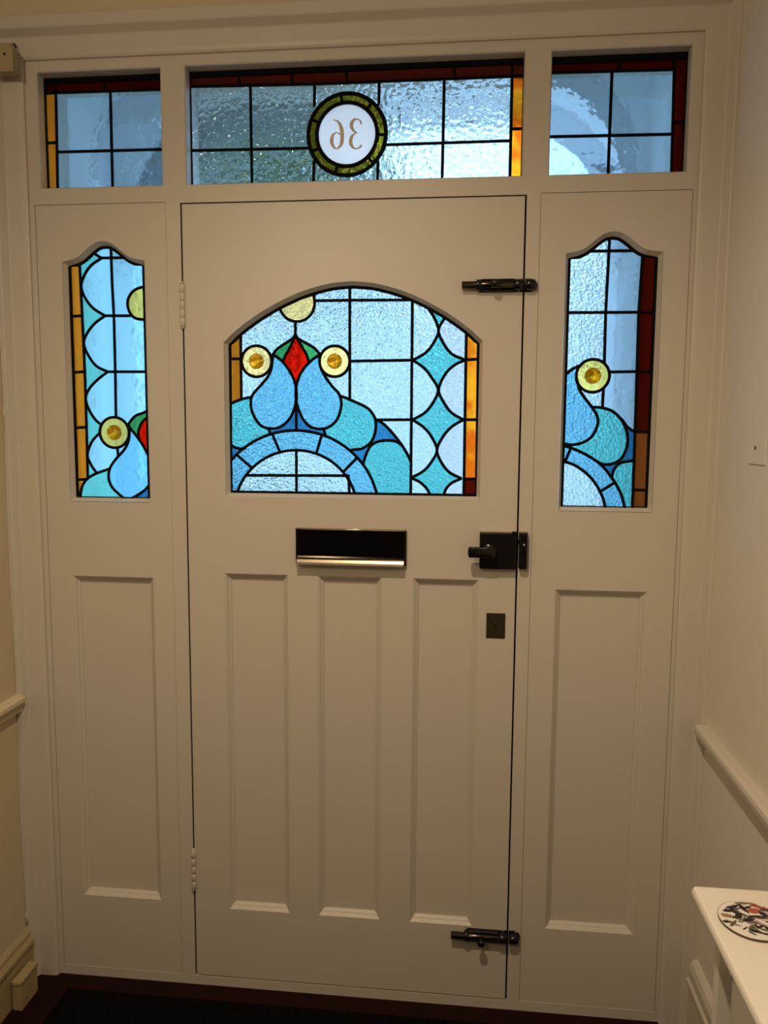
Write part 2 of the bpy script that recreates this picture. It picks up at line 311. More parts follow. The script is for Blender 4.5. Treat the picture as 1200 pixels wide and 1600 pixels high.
paint('joinery_paint', (0.56, 0.51, 0.44), 0.38, 0.025, 0.10, 60)
paint('wall_paint', (0.70, 0.65, 0.57), 0.75, 0.04, 0.35, 30, 0.3)
paint('cream_wall_paint', (0.58, 0.49, 0.34), 0.6, 0.05, 0.4, 26, 0.3)
paint('ceiling_paint', (0.75, 0.72, 0.66), 0.9, 0.02, 0.2, 30, 0.2)
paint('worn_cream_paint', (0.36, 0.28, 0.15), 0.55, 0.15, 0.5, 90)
paint('table_paint', (0.82, 0.77, 0.68), 0.35, 0.015, 0.06, 60)
paint('lead', (0.004, 0.004, 0.005), 0.8, 0.2, 0.3, 300, 0.08)
paint('black_metal', (0.006, 0.005, 0.005), 0.22, 0.1, 0.0, 60, 0.35)
paint('bolt_metal', (0.07, 0.055, 0.042), 0.18, 0.05, 0.0, 60, 0.5, 1.0)
paint('chrome_dark_reflect', (0.05, 0.042, 0.035), 0.12, 0.05, 0.0, 60, 0.5, 1.0)  # chrome; the dark hall's reflection is put into its base colour
paint('bright_brass', (0.36, 0.30, 0.21), 0.32, 0.05, 0.05, 60, 0.5, 1.0)
paint('bronze', (0.10, 0.075, 0.045), 0.35, 0.15, 0.1, 120, 0.5, 0.8)
paint('steel', (0.55, 0.52, 0.47), 0.2, 0.05, 0.0, 60, 0.5, 1.0)
paint('keyhole_black', (0.004, 0.004, 0.004), 0.8, 0.0, 0.0)
paint('gap_shade_black', (0.006, 0.005, 0.005), 0.9, 0.1, 0.0, 40, 0.1)  # black standing for the shade in the door gap
paint('floor_boards', (0.014, 0.003, 0.002), 0.6, 0.35, 0.3, 50, 0.1)
paint('mat_fibre', (0.005, 0.004, 0.0035), 0.95, 0.5, 1.0, 260, 0.02)
paint('porch_render', (0.82, 0.86, 0.88), 0.85, 0.03, 0.2, 40, 0.2)
paint('arch_dark', (0.03, 0.03, 0.04), 0.7, 0.2, 0.1, 40)
paint('porch_tiles', (0.50, 0.47, 0.45), 0.6, 0.1, 0.1, 40)
paint('paving', (0.42, 0.41, 0.40), 0.9, 0.1, 0.2, 8)
paint('house_render', (0.78, 0.78, 0.78), 0.9, 0.04, 0.1, 10, 0.2)
paint('roof_slate', (0.16, 0.17, 0.20), 0.7, 0.15, 0.1, 20)
paint('window_dark', (0.05, 0.06, 0.08), 0.1, 0.05, 0.0, 20)
paint('leaf', (0.07, 0.14, 0.045), 0.6, 0.35, 0.0, 40)
paint('bark', (0.10, 0.075, 0.055), 0.9, 0.2, 0.3, 60)
paint('gold_numeral', (0.62, 0.53, 0.43), 0.5, 0.05, 0.0)
paint('coaster_white', (0.80, 0.76, 0.70), 0.3, 0.03, 0.0)
paint('coaster_edge', (0.10, 0.06, 0.04), 0.6, 0.1, 0.0)
for n_, c_ in dict(ink_black=(0.018, 0.012, 0.014), ink_navy=(0.025, 0.028, 0.05), ink_rust=(0.42, 0.09, 0.05),
                   ink_grey=(0.26, 0.22, 0.20), ink_olive=(0.17, 0.14, 0.07), ink_ochre=(0.45, 0.24, 0.08), ink_blush=(0.72, 0.52, 0.46)).items():
    paint(n_, c_, 0.35, 0.15, 0.0, 200)

glass('clear', (0.50, 0.64, 0.72), 1.0, 150, 0.04, 0.12, 0.08)
glass('ripple', (0.52, 0.64, 0.74), 0.7, 85, 0.01, 0.28, 0.02)
glass('paleblue', (0.42, 0.80, 1.0), 0.22, 60, 0.05, 0.3, 0.08)  # copy of plain; the brighter porch wall behind is put into the tint
glass('pearl', (0.54, 0.60, 0.72), 0.8, 150, 0.08, 0.15, 0.15)
glass('plain', (0.40, 0.54, 0.68), 0.22, 60, 0.05, 0.3, 0.08)
glass('sky', (0.15, 0.42, 0.60), 1.0, 170, 0.05, 0.10, 0.08)
glass('skyplain', (0.24, 0.66, 0.98), 0.2, 60, 0.05, 0.3, 0.1)
glass('turquoise', (0.10, 0.44, 0.46), 1.0, 170, 0.05, 0.10, 0.08)
glass('cobalt', (0.03, 0.16, 0.32), 0.4, 90)
glass('red', (0.72, 0.008, 0.002), 0.4, 60, 0.08, 0.2, 0.05)
glass('green', (0.05, 0.32, 0.10), 0.4, 90)
glass('yellow', (0.95, 0.68, 0.25), 0.5, 90, 0.05)
glass('olive', (0.78, 0.64, 0.17), 0.4, 80, 0.05)
glass('boss', (0.95, 0.50, 0.04), 0.8, 60, 0.05)
glass('amber', (0.40, 0.12, 0.008), 0.2, 60)
glass('amberside', (0.85, 0.27, 0.02), 0.2, 60)  # lighter copy of amber, making up for dim light behind the panes
glass('turqside', (0.20, 0.72, 0.70), 0.5, 120, 0.05, 0.2, 0.08)  # turquoise copy; lighter tint stands for light missing behind the left panes
glass('amberlight', (0.90, 0.30, 0.012), 0.25, 60, streak=(0.75, 0.12, 0.006))
glass('ruby', (0.07, 0.003, 0.001), 0.2, 60, 0.05, 0.2, 0.03)
glass('rubylight', (0.10, 0.010, 0.004), 0.25, 60, 0.05, 0.2, 0.03)
glass('brown', (0.24, 0.05, 0.008), 0.2, 60)
glass('moss', (0.22, 0.18, 0.015), 0.6, 90, 0.05)
glass('opal', (1.0, 0.88, 0.88), 0.0, 50, 0.7, 0.0, 0.25)

# ------------------------------------------------------------------ helpers
def link(name, mesh, mat=None, parent=None, loc=None):
    o = bpy.data.objects.new(name, mesh)
    col.objects.link(o)
    if mat:
        mesh.materials.append(MATS[mat])
    if parent is not None:
        o.parent = parent
    if loc is not None:
        o.location = loc
    return o

def tag(o, label=None, cat=None, group=None, kind=None):
    if label: o['label'] = label
    if cat: o['category'] = cat
    if group: o['group'] = group
    if kind: o['kind'] = kind
    return o

def empty(name, loc=(0, 0, 0)):
    o = bpy.data.objects.new(name, None)
    o.empty_display_size = 0.05
    col.objects.link(o)
    o.location = loc
    return o

def from_bm(name, bm, mat, parent=None, smooth=False, recalc=True):
    if recalc:
        bmesh.ops.recalc_face_normals(bm, faces=bm.faces)
    me = bpy.data.meshes.new(name)
    bm.to_mesh(me)
    bm.free()
    if smooth:
        for p in me.polygons: p.use_smooth = True
    return link(name, me, mat, parent)

def box_bm(bm, x0, x1, y0, y1, z0, z1, bevel=0.0, seg=2):
    r = bmesh.ops.create_cube(bm, size=1.0)
    vs = r['verts']
    for v in vs:
        v.co = Vector((x0 if v.co.x < 0 else x1, y0 if v.co.y < 0 else y1, z0 if v.co.z < 0 else z1))
    if bevel:
        es = list({e for v in vs for e in v.link_edges})
        bmesh.ops.bevel(bm, geom=es, offset=bevel, segments=seg, profile=0.5, affect='EDGES')

def box(name, x0, x1, y0, y1, z0, z1, mat, parent=None, bevel=0.0, seg=2):
    bm = bmesh.new()
    box_bm(bm, x0, x1, y0, y1, z0, z1, bevel, seg)
    return from_bm(name, bm, mat, parent)

def catmull(pts, n=6, closed=False):
    P = [Vector(p) for p in pts]
    if closed: Q = [P[-1]] + P + [P[0], P[1]]
    else: Q = [P[0] * 2 - P[1]] + P + [P[-1] * 2 - P[-2]]
    out = []
    for i in range(1, len(Q) - 2):
        a, b, c, d = Q[i - 1], Q[i], Q[i + 1], Q[i + 2]
        for k in range(n):
            t = k / n
            out.append(0.5 * ((2 * b) + (c - a) * t + (2 * a - 5 * b + 4 * c - d) * t * t + (3 * b - a - 3 * c + d) * t ** 3))
    if not closed: out.append(P[-1])
    return out

def offset_loop(loop, d):
    """Grow (d > 0) or shrink a closed counter-clockwise 2D loop, mitred."""
    n = len(loop)
    P = [Vector(p) for p in loop]
    area = sum(P[i].x * P[(i + 1) % n].y - P[(i + 1) % n].x * P[i].y for i in range(n))
    s = 1 if area > 0 else -1
    out = []
    for i in range(n):
        a = (P[i] - P[i - 1]).normalized()
        b = (P[(i + 1) % n] - P[i]).normalized()
        na = Vector((a.y, -a.x)) * s
        nb = Vector((b.y, -b.x)) * s
        k = max(0.35, 1 + na.dot(nb))
        out.append(P[i] + (na + nb) * (d / k))
    return out

def inside(p, loop):
    c = False
    n = len(loop)
    for i in range(n):
        a, b = loop[i], loop[i - 1]
        if (a[1] > p[1]) != (b[1] > p[1]) and p[0] < (b[0] - a[0]) * (p[1] - a[1]) / (b[1] - a[1]) + a[0]:
            c = not c
    return c

def planar(loops, lines=()):
    """Cut the plane along closed loops and open lines: returns points and the triangles of each cell."""
    vs, es = [], []
    for lp in loops:
        b = len(vs)
        vs += [Vector((p[0], p[1])) for p in lp]
        es += [(b + i, b + (i + 1) % len(lp)) for i in range(len(lp))]
    for ln in lines:
        b = len(vs)
        vs += [Vector((p[0], p[1])) for p in ln]
        es += [(b + i, b + i + 1) for i in range(len(ln) - 1)]
    vo, eo, fo, _, oe, _ = delaunay_2d_cdt(vs, es, [], 0, 1e-6)
    cut = {tuple(sorted(e)) for e, o in zip(eo, oe) if len(o)}
    by = {}
    for fi, f in enumerate(fo):
        for i in range(3):
            by.setdefault(tuple(sorted((f[i], f[(i + 1) % 3]))), []).append(fi)
    seen, cells = set(), []
    for f0 in range(len(fo)):
        if f0 in seen: continue
        st, cell = [f0], []
        seen.add(f0)
        while st:
            f = st.pop()
            cell.append(tuple(fo[f]))
            t = fo[f]
            for i in range(3):
                e = tuple(sorted((t[i], t[(i + 1) % 3])))
                if e in cut: continue
                for g in by[e]:
                    if g not in seen:
                        seen.add(g); st.append(g)
        cells.append(cell)
    return vo, cells

def extrude_cells(name, vo, tris, y0, y1, mat, parent=None):
    bm = bmesh.new()
    idx = sorted({i for t in tris for i in t})
    F = {i: bm.verts.new((vo[i].x, y0, vo[i].y)) for i in idx}
    B = {i: bm.verts.new((vo[i].x, y1, vo[i].y)) for i in idx}
    cnt = {}
    for t in tris:
        bm.faces.new([F[i] for i in t]); bm.faces.new([B[i] for i in reversed(t)])
        for i in range(3):
            a, b = t[i], t[(i + 1) % 3]
            cnt.setdefault(tuple(sorted((a, b))), []).append((a, b))
    for k, l in cnt.items():
        if len(l) == 1:
            a, b = l[0]
            bm.faces.new([F[a], B[a], B[b], F[b]])
    bmesh.ops.recalc_face_normals(bm, faces=bm.faces)
    bmesh.ops.dissolve_limit(bm, angle_limit=0.005, verts=bm.verts, edges=bm.edges, use_dissolve_boundaries=False)
    bmesh.ops.triangulate(bm, faces=bm.faces)
    return from_bm(name, bm, mat, parent)

def slab(name, outer, holes, y0, y1, mat, parent=None):
    vo, cells = planar([outer] + holes)
    tris = []
    for c in cells:
        t = max(c, key=lambda q: abs((vo[q[1]] - vo[q[0]]).cross(vo[q[2]] - vo[q[0]])))
        ce = (vo[t[0]] + vo[t[1]] + vo[t[2]]) / 3
        if inside(ce, outer) and not any(inside(ce, h) for h in holes):
            tris += c
    return extrude_cells(name, vo, tris, y0, y1, mat, parent)

def rect(x0, x1, z0, z1):
    return [(x0, z0), (x1, z0), (x1, z1), (x0, z1)]

def loft(name, loop, profile, mat, parent=None, cap=None):
    """Ring moulding: profile is a list of (inset, depth); the loop lies in the x-z plane."""
    bm = bmesh.new()
    rings = []
    for ins, dep in profile:
        rings.append([bm.verts.new((p.x, dep, p.y)) for p in offset_loop(loop, -ins)])
    n = len(loop)
    for a, b in zip(rings, rings[1:]):
        for i in range(n):
            bm.faces.new([a[i], a[(i + 1) % n], b[(i + 1) % n], b[i]])
    bm.normal_update()
    o = from_bm(name, bm, mat, parent, recalc=False)
    # the visible side faces the hall: flip where needed
    me = o.data
    c = Vector((sum(p[0] for p in loop) / n, sum(p[1] for p in loop) / n))
    s = sum((Vector((f.center.x, f.center.z)) - c).dot(Vector((f.normal.x, f.normal.z))) for f in me.polygons)
    if s > 0: me.flip_normals()
    return o

def tube(name, pts, prof, mat, parent=None, smooth=False, closed=False):
    """Sweep a closed profile [(across, out)] along a 2D path lying in the x-z plane; out is towards the hall (-y)."""
    bm = bmesh.new()
    n = len(pts)
    rings = []
    for i, p in enumerate(pts):
        if closed: t = (pts[(i + 1) % n][0] - pts[i - 1][0], pts[(i + 1) % n][1] - pts[i - 1][1])
        else:
            a, b = pts[max(0, i - 1)], pts[min(n - 1, i + 1)]
            t = (b[0] - a[0], b[1] - a[1])
        l = math.hypot(*t) or 1
        nx, nz = -t[1] / l, t[0] / l
        y = p[2] if len(p) > 2 else 0
        rings.append([bm.verts.new((p[0] + nx * u, y - w, p[1] + nz * u)) for u, w in prof])
    k = len(prof)
    for i in range(n if closed else n - 1):
        a, b = rings[i], rings[(i + 1) % n]
        for j in range(k):
            bm.faces.new([a[j], a[(j + 1) % k], b[(j + 1) % k], b[j]])
    if not closed:
        bm.faces.new(rings[0]); bm.faces.new(rings[-1])
    return from_bm(name, bm, mat, parent, smooth)

def lathe(name, prof, seg, mat, parent=None, M=Matrix(), smooth=True):
    """Revolve [(radius, height)] about local z, then place with matrix M."""
    bm = bmesh.new()
    rings = []
    for r, h in prof:
        if r < 1e-6: rings.append([bm.verts.new(M @ Vector((0, 0, h)))])
        else: rings.append([bm.verts.new(M @ Vector((r * math.cos(2 * math.pi * i / seg), r * math.sin(2 * math.pi * i / seg), h))) for i in range(seg)])
    for a, b in zip(rings, rings[1:]):
        for i in range(seg):
            j = (i + 1) % seg
            if len(a) == 1 and len(b) == 1: continue
            if len(a) == 1: bm.faces.new([a[0], b[j], b[i]])
            elif len(b) == 1: bm.faces.new([a[i], a[j], b[0]])
            else: bm.faces.new([a[i], a[j], b[j], b[i]])
    if len(rings[0]) > 1: bm.faces.new(rings[0])
    if len(rings[-1]) > 1: bm.faces.new(rings[-1])
    return from_bm(name, bm, mat, parent, smooth)

TOHALL = Matrix.Rotation(R(90), 4, 'X')      # local +z points to the hall (-y)
ALONGX = Matrix.Rotation(R(90), 4, 'Y')

# ------------------------------------------------------------------ the room shell
XL, XR, ZC, YB = -0.466, 1.298, 2.72, -5.2
tag(slab('wall_back', rect(-0.62, 1.46, -0.02, ZC + 0.1), [rect(-0.398, 1.232, -0.01, 2.418)], 0.0, 0.22, 'cream_wall_paint'),
    'cream wall above and around the front door screen', 'wall', kind='structure')
tag(box('wall_left', XL - 0.12, XL, YB, 0.0, -0.02, ZC + 0.1, 'cream_wall_paint'), 'cream painted hall wall on the left with dado rail', 'wall', kind='structure')
tag(box('wall_right', XR, XR + 0.12, YB, 0.0, -0.02, ZC + 0.1, 'wall_paint'), 'off-white hall wall on the right behind the narrow table', 'wall', kind='structure')
tag(box('wall_front', XL - 0.12, XR + 0.12, YB - 0.12, YB, -0.02, ZC + 0.1, 'cream_wall_paint'), 'far end wall of the hall facing the front door', 'wall', kind='structure')
tag(box('ceiling', XL - 0.12, XR + 0.12, YB - 0.12, 0.0, ZC, ZC + 0.1, 'ceiling_paint'), 'white hall ceiling above the front door', 'ceiling', kind='structure')
def caulk_bead(parent, x, y, z0, z1, lumps):
    """Thick, uneven paint line down the corner."""
    rnd = random.Random(3)
    bm = bmesh.new()
    rings = []
    n = 150
    for i in range(n + 1):
        z = z0 + (z1 - z0) * i / n
        r = 0.0022 + 0.0012 * rnd.random() + sum(0.0045 * math.exp(-((z - l) / 0.006) ** 2) for l in lumps)
        ox = 0.0015 * math.sin(z * 9) + 0.001 * rnd.random()
        rings.append([bm.verts.new((x + ox + r * math.cos(k * math.pi / 4), y + r * math.sin(k * math.pi / 4), z)) for k in range(8)])
    for a, b in zip(rings, rings[1:]):
        for k in range(8): bm.faces.new([a[k], a[(k + 1) % 8], b[(k + 1) % 8], b[k]])
    bm.faces.new(rings[0]); bm.faces.new(rings[-1])
    return from_bm('caulk_bead', bm, 'joinery_paint', parent, True)
caulk_bead(bpy.data.objects['wall_left'], XL + 0.001, -0.034, 0.16, 2.36, (0.19, 0.45, 0.62, 0.84, 1.12, 1.55, 2.0))
floor = tag(box('floor', XL - 0.12, XR + 0.12, YB - 0.12, 0.22, -0.06, -0.012, 'floor_boards'), 'dark red-brown timber hall floor', 'floor', kind='structure')
ys = 0.0
k = 0
while ys > -3.0:
    w = 0.118
    box('floor_board', XL + 0.0005, XR - 0.0005, ys - w + 0.0015, ys, -0.012, 0.0, 'floor_boards', floor, 0.0012, 1)
    ys -= w

# door frame: one screen of joinery with six openings
TL_ = rect(-0.365, -0.045, 2.110, 2.390)
TC_ = rect(0.013, 0.831, 2.110, 2.391)
TR_ = rect(0.888, 1.205, 2.110, 2.390)
SL_ = rect(-0.381, -0.040, 0.027, 2.072)
SR_ = rect(0.873, 1.219, 0.027, 2.072)
DR_ = rect(-0.003, 0.841, 0.026, 2.069)
frame = tag(slab('trim_1', rect(-0.398, 1.232, 0.0, 2.418), [TL_, TC_, TR_, SL_, SR_, DR_], 0.0, 0.10, 'joinery_paint'),
            'cream painted door frame with posts, transom rail and sill', 'door frame', kind='structure')
slab('door_stop', rect(-0.003, 0.841, 0.026, 2.069), [rect(0.012, 0.826, 0.04, 2.054)], 0.049, 0.10, 'joinery_paint', frame)
slab('gap_shade', DR_, [rect(0.0016, 0.8364, 0.0301, 2.0654)], 0.006, 0.044, 'gap_shade_black', frame)  # black strip added round the leaf so the gap reads as shaded
slab('panel_stop', SL_, [rect(-0.366, -0.055, 0.042, 2.057)], 0.047, 0.10, 'joinery_paint', frame)
slab('panel_stop', SR_, [rect(0.888, 1.204, 0.042, 2.057)], 0.047, 0.10, 'joinery_paint', frame)

# architrave: three mitred mouldings
arch = tag(empty('trim_2', (0.42, 0, 0)), 'cream moulded architrave round the top and sides of the door screen', 'architrave', kind='structure')
PROF = [(-0.004, 0.0), (-0.004, 0.007), (0.001, 0.010), (0.010, 0.011), (0.044, 0.012), (0.047, 0.014),
        (0.058, 0.031), (0.061, 0.033), (0.086, 0.033), (0.088, 0.031), (0.088, 0.0)]
def arch_piece(name, which):
    bm = bmesh.new()
    ra, rb = [], []
    for a, o in PROF:
        lx, rx, tz = max(-0.398 - a, XL + 0.0001), min(1.232 + a, XR - 0.0001), 2.418 + a
        if which == 'l': p, q = (lx, 0.0), (lx, tz)
        elif which == 'r': p, q = (rx, 0.0), (rx, tz)
        else: p, q = (lx, tz), (rx, tz)
        ra.append(bm.verts.new((p[0] - 0.42, -o - 0.0005, p[1])))
        rb.append(bm.verts.new((q[0] - 0.42, -o - 0.0005, q[1])))
    k = len(PROF)
    for i in range(k):
        j = (i + 1) % k
        bm.faces.new([ra[i], ra[j], rb[j], rb[i]])
    bm.faces.new(ra); bm.faces.new(rb)
    bmesh.ops.remove_doubles(bm, verts=bm.verts, dist=1e-5)
    return from_bm(name, bm, 'joinery_paint', arch)
arch_piece('side_moulding', 'l'); arch_piece('head_moulding', 't'); arch_piece('side_moulding', 'r')

# dado rails, skirtings, picture rail
def wall_rail(name, side, z, prof, y0, y1, mat, parent=None):
    """Moulding along a side wall: prof is [(out, dz)] from the wall."""
    bm = bmesh.new()
    s, x = (1, XL) if side == 'left' else (-1, XR)
    a = [bm.verts.new((x + s * o, y0, z + dz)) for o, dz in prof]
    b = [bm.verts.new((x + s * o, y1, z + dz)) for o, dz in prof]
    for i in range(len(prof)):
        j = (i + 1) % len(prof)
        bm.faces.new([a[i], a[j], b[j], b[i]])
    bm.faces.new(a); bm.faces.new(b)
    return from_bm(name, bm, mat, parent)
DADO = [(0, 0.012), (0.016, 0.010), (0.024, 0.004), (0.025, -0.006), (0.019, -0.014), (0.013, -0.017), (0.013, -0.023), (0.016, -0.026), (0.014, -0.033), (0.006, -0.036), (0, -0.040)]
DADO_R = [(0, 0.012), (0.018, 0.012), (0.026, 0.008), (0.028, 0.0), (0.026, -0.012), (0.018, -0.020), (0, -0.026)]
tag(wall_rail('trim_3', 'left', 0.800, DADO, -0.034, -3.0, 'cream_wall_paint'), 'cream dado rail meeting the corner of the left wall', 'dado rail', kind='structure')
tag(wall_rail('trim_4', 'right', 0.800, DADO_R, -0.036, -3.0, 'joinery_paint'), 'cream dado rail sloping away along the right wall', 'dado rail', kind='structure')
SK = [(0, 0.0), (0.018, 0.0), (0.018, 0.105), (0.022, 0.112), (0.022, 0.122), (0.014, 0.134), (0.012, 0.144), (0.006, 0.150), (0, 0.150)]
SKR = [(0, 0.0), (0.018, 0.0), (0.018, 0.150), (0.024, 0.158), (0.024, 0.172), (0.019, 0.178), (0.019, 0.202), (0.014, 0.216), (0.006, 0.224), (0, 0.224)]
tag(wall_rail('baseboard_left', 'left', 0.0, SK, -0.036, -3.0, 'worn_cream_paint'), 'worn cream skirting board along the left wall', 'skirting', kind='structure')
tag(wall_rail('baseboard_right', 'right', 0.0, SKR, -0.062, -3.0, 'joinery_paint'), 'moulded cream skirting board along the right wall beside the table', 'skirting', kind='structure')
prail = tag(empty('trim_5', (XL, -0.048, 2.364)), 'painted timber rail end block high in the left corner beside the architrave', 'rail block', kind='structure')
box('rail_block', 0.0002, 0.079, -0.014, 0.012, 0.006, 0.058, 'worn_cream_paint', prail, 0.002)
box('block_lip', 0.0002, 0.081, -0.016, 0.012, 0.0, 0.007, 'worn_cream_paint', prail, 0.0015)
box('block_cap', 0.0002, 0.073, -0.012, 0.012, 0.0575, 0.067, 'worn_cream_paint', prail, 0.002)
lathe('screw_hole', [(0.003, 0), (0.003, 0.002), (0.0, 0.002)], 10, 'keyhole_black', prail, Matrix.Translation((0.060, -0.0138, 0.040)) @ Matrix.Rotation(R(90), 4, 'X'))

# ------------------------------------------------------------------ leaded glass
def half_arch():
    h = [(0.0, 1.8665), (0.05, 1.862), (0.10, 1.850), (0.14, 1.836), (0.185, 1.8155), (0.232, 1.789), (0.28, 1.7555), (0.3125, 1.726)]
    s = [Vector(p) for p in h]
    return catmull(s, 3)
def door_outline():
    cx = 0.4235
    r = half_arch()
    pts = [(cx - 0.3125, 1.354), (cx + 0.3125, 1.354)] + [(cx + p.x, p.y) for p in reversed(r)] + [(cx - p.x, p.y) for p in r[1:]]
    return pts
def side_outline(cx, hl, hr, z0):
    h = [(0.0, 1.972), (0.015, 1.9695), (0.03, 1.960), (0.045, 1.948), (0.06, 1.9365), (0.077, 1.929)]
    r = catmull([Vector(p) for p in h], 3)
    return [(cx - hl, z0), (cx + hr, z0), (cx + hr, 1.925)] + [(cx + p.x, p.y) for p in reversed(r)] + [(cx - p.x, p.y) for p in r[1:]] + [(cx - hl, 1.925)]

OUT = {'door': door_outline(), 'left': side_outline(-0.206, 0.099, 0.099, 1.335), 'right': side_outline(1.044, 0.100, 0.105, 1.3315),
       'tl': rect(-0.362, -0.047, 2.113, 2.386), 'tc': rect(0.016, 0.829, 2.113, 2.387), 'tr': rect(0.890, 1.203, 2.113, 2.386)}
TOPBAND = {'tl': 0.012, 'tc': 0.012, 'tr': 0.014}

def came_prof(w, h):
    return [(-w / 2, 0), (-w / 2 * 0.75, h * 0.8), (-w / 4, h), (w / 4, h), (w / 2 * 0.75, h * 0.8), (w / 2, 0), (w / 3, -h), (-w / 3, -h)]

def resample(pts, step):
    out = [Vector(pts[0])]
    for a, b in zip(pts, pts[1:]):
        a, b = Vector(a), Vector(b)
        n = max(1, int((b - a).length / step))
        for i in range(1, n + 1):
            out.append(a.lerp(b, i / n))
    return out

def build_glazing(key, parent, light_name, edge_w=0.009, came_w=0.0075):
    G = GLASS[key]
    y = G['y']
    outline = OUT[key]
    lines = []
    for kind, p in G['lines']:
        lines.append(catmull(p, 5) if kind == 'c' else [Vector(q) for q in p])
    loops = [outline]
    for cx, cz, r, boss in G['circles']:
        loops.append([(cx + r * math.cos(i * math.pi / 18), cz + r * math.sin(i * math.pi / 18)) for i in range(36)])
    barriers = [[Vector(p) for p in lp] + [Vector(lp[0])] for lp in loops] + lines
    cutters = []
    for k, ln in enumerate(lines):
        ends = []
        for e, nxt in ((ln[0], ln[1]), (ln[-1], ln[-2])):
            best, bp = 0.010, None
            for j, br in enumerate(barriers):
                if j == k + len(loops): continue
                for a, b in zip(br, br[1:]):
                    d = b - a
                    t = max(0.0, min(1.0, (e - a).dot(d) / max(1e-12, d.length_squared)))
                    q = a + d * t
                    if (q - e).length < best: best, bp = (q - e).length, q
            if bp is None: bp = e + (e - nxt).normalized() * 0.006
            dd = bp - e
            ends.append(bp + (dd.normalized() * 0.0006 if dd.length > 1e-6 else (e - nxt).normalized() * 0.0006))
        cutters.append([ends[0]] + ln + [ends[1]])
    vo, cells = planar(loops, cutters)
    light = empty(light_name)
    light.parent = parent
    names = dict(opal='number_disc')
    for c in cells:
        area = sum(abs((vo[t[1]] - vo[t[0]]).cross(vo[t[2]] - vo[t[0]])) / 2 for t in c)
        big = max(c, key=lambda q: abs((vo[q[1]] - vo[q[0]]).cross(vo[q[2]] - vo[q[0]])))
        ce = (vo[big[0]] + vo[big[1]] + vo[big[2]]) / 3
        if not inside(ce, outline): continue
        colour = 'ripple' if key[0] == 't' else 'clear'
        for s in G['seeds']:
            p = Vector((s[1], s[2]))
            for t in c:
                a, b, d = vo[t[0]], vo[t[1]], vo[t[2]]
                s1, s2, s3 = (b - a).cross(p - a), (d - b).cross(p - b), (a - d).cross(p - d)
                if (s1 >= 0 and s2 >= 0 and s3 >= 0) or (s1 <= 0 and s2 <= 0 and s3 <= 0):
                    colour = s[0]
        if area < 1.5e-5: colour = 'cobalt'
        extrude_cells(names.get(colour, 'glass_pane'), vo, c, y - 0.0015, y + 0.0015, colour, light)
    grown = offset_loop(outline, 0.003)
    prof = came_prof(came_w, 0.0035)
    for ln in cutters:
        pts = [p for p in resample(ln, 0.006) if inside(p, grown)]
        if len(pts) < 2: continue
        tube('lead_came', [(p.x, p.y, y) for p in pts], prof, 'lead', light)
    for cx, cz, r, boss in G['circles']:
        w = 0.0075 if boss else 0.010
        tube('lead_came', [(cx + r * math.cos(i * math.pi / 18), cz + r * math.sin(i * math.pi / 18), y) for i in range(36)], came_prof(w, 0.004), 'lead', light, closed=True)
        if boss:
            M = Matrix.Translation((cx, y - 0.0015, cz)) @ TOHALL
            lathe('roundel_boss', [(r * 0.50, 0), (r * 0.49, 0.0018), (r * 0.40, 0.0026), (r * 0.30, 0.0022), (r * 0.22, 0.0034), (0.0, 0.0046)], 24, 'boss', light, M)
    n = len(outline)
    tube('edge_came', [(p.x, p.y, y) for p in offset_loop(outline, -0.001)], came_prof(edge_w, 0.004), 'lead', light, closed=True)
    if key in TOPBAND:
        x0, x1, z1 = outline[0][0], outline[1][0], outline[2][1]
        box('putty_shade_band', x0, x1, y - 0.005, y + 0.004, z1 - TOPBAND[key], z1 + 0.001, 'lead', light, 0.001, 1)  # black strip for edge lead and putty, with their shade included
    return light

BEAD = [(0.0, 0.0), (0.0005, 0.003), (0.008, 0.017), (0.0095, 0.017), (0.0095, 0.030)]
def reveal(key, parent, grow=0.009):
    """Bevelled timber bead from the joinery face back to the glass."""
    outer = offset_loop(OUT[key], grow)
    loft('glazing_bead', outer, BEAD, 'joinery_paint', parent)
    return outer

MOULD = [(0.0, 0.0), (0.0010, 0.0004), (0.0072, 0.0058), (0.0078, 0.0090), (0.0090, 0.0092), (0.0145, 0.0140), (0.0150, 0.0165)]
def panel(parent, x0, x1, z0, z1, face=0.0):
    lp = rect(x0, x1, z0, z1)
    loft('panel_moulding', lp, [(a, face + b) for a, b in MOULD], 'joinery_paint', parent)
    slab('panel_field', rect(x0 + 0.002, x1 - 0.002, z0 + 0.002, z1 - 0.002), [], face + 0.0165, face + 0.028, 'joinery_paint', parent)

# the front door leaf
DP = [(0.095, 0.262, 0.226, 1.146), (0.339, 0.504, 0.226, 1.146), (0.582, 0.747, 0.226, 1.146)]
dooro = offset_loop(OUT['door'], 0.009)
door = tag(slab('door_1', rect(0.0015, 0.8365, 0.030, 2.0655), [[(p.x, p.y) for p in dooro]] + [rect(*p) for p in DP], 0.0, 0.045, 'joinery_paint'),
           'cream front door with arched stained glass window above three tall panels', 'door', kind='structure')
reveal('door', door)
for p in DP: panel(door, *p)
build_glazing('door', door, 'stained_glass')

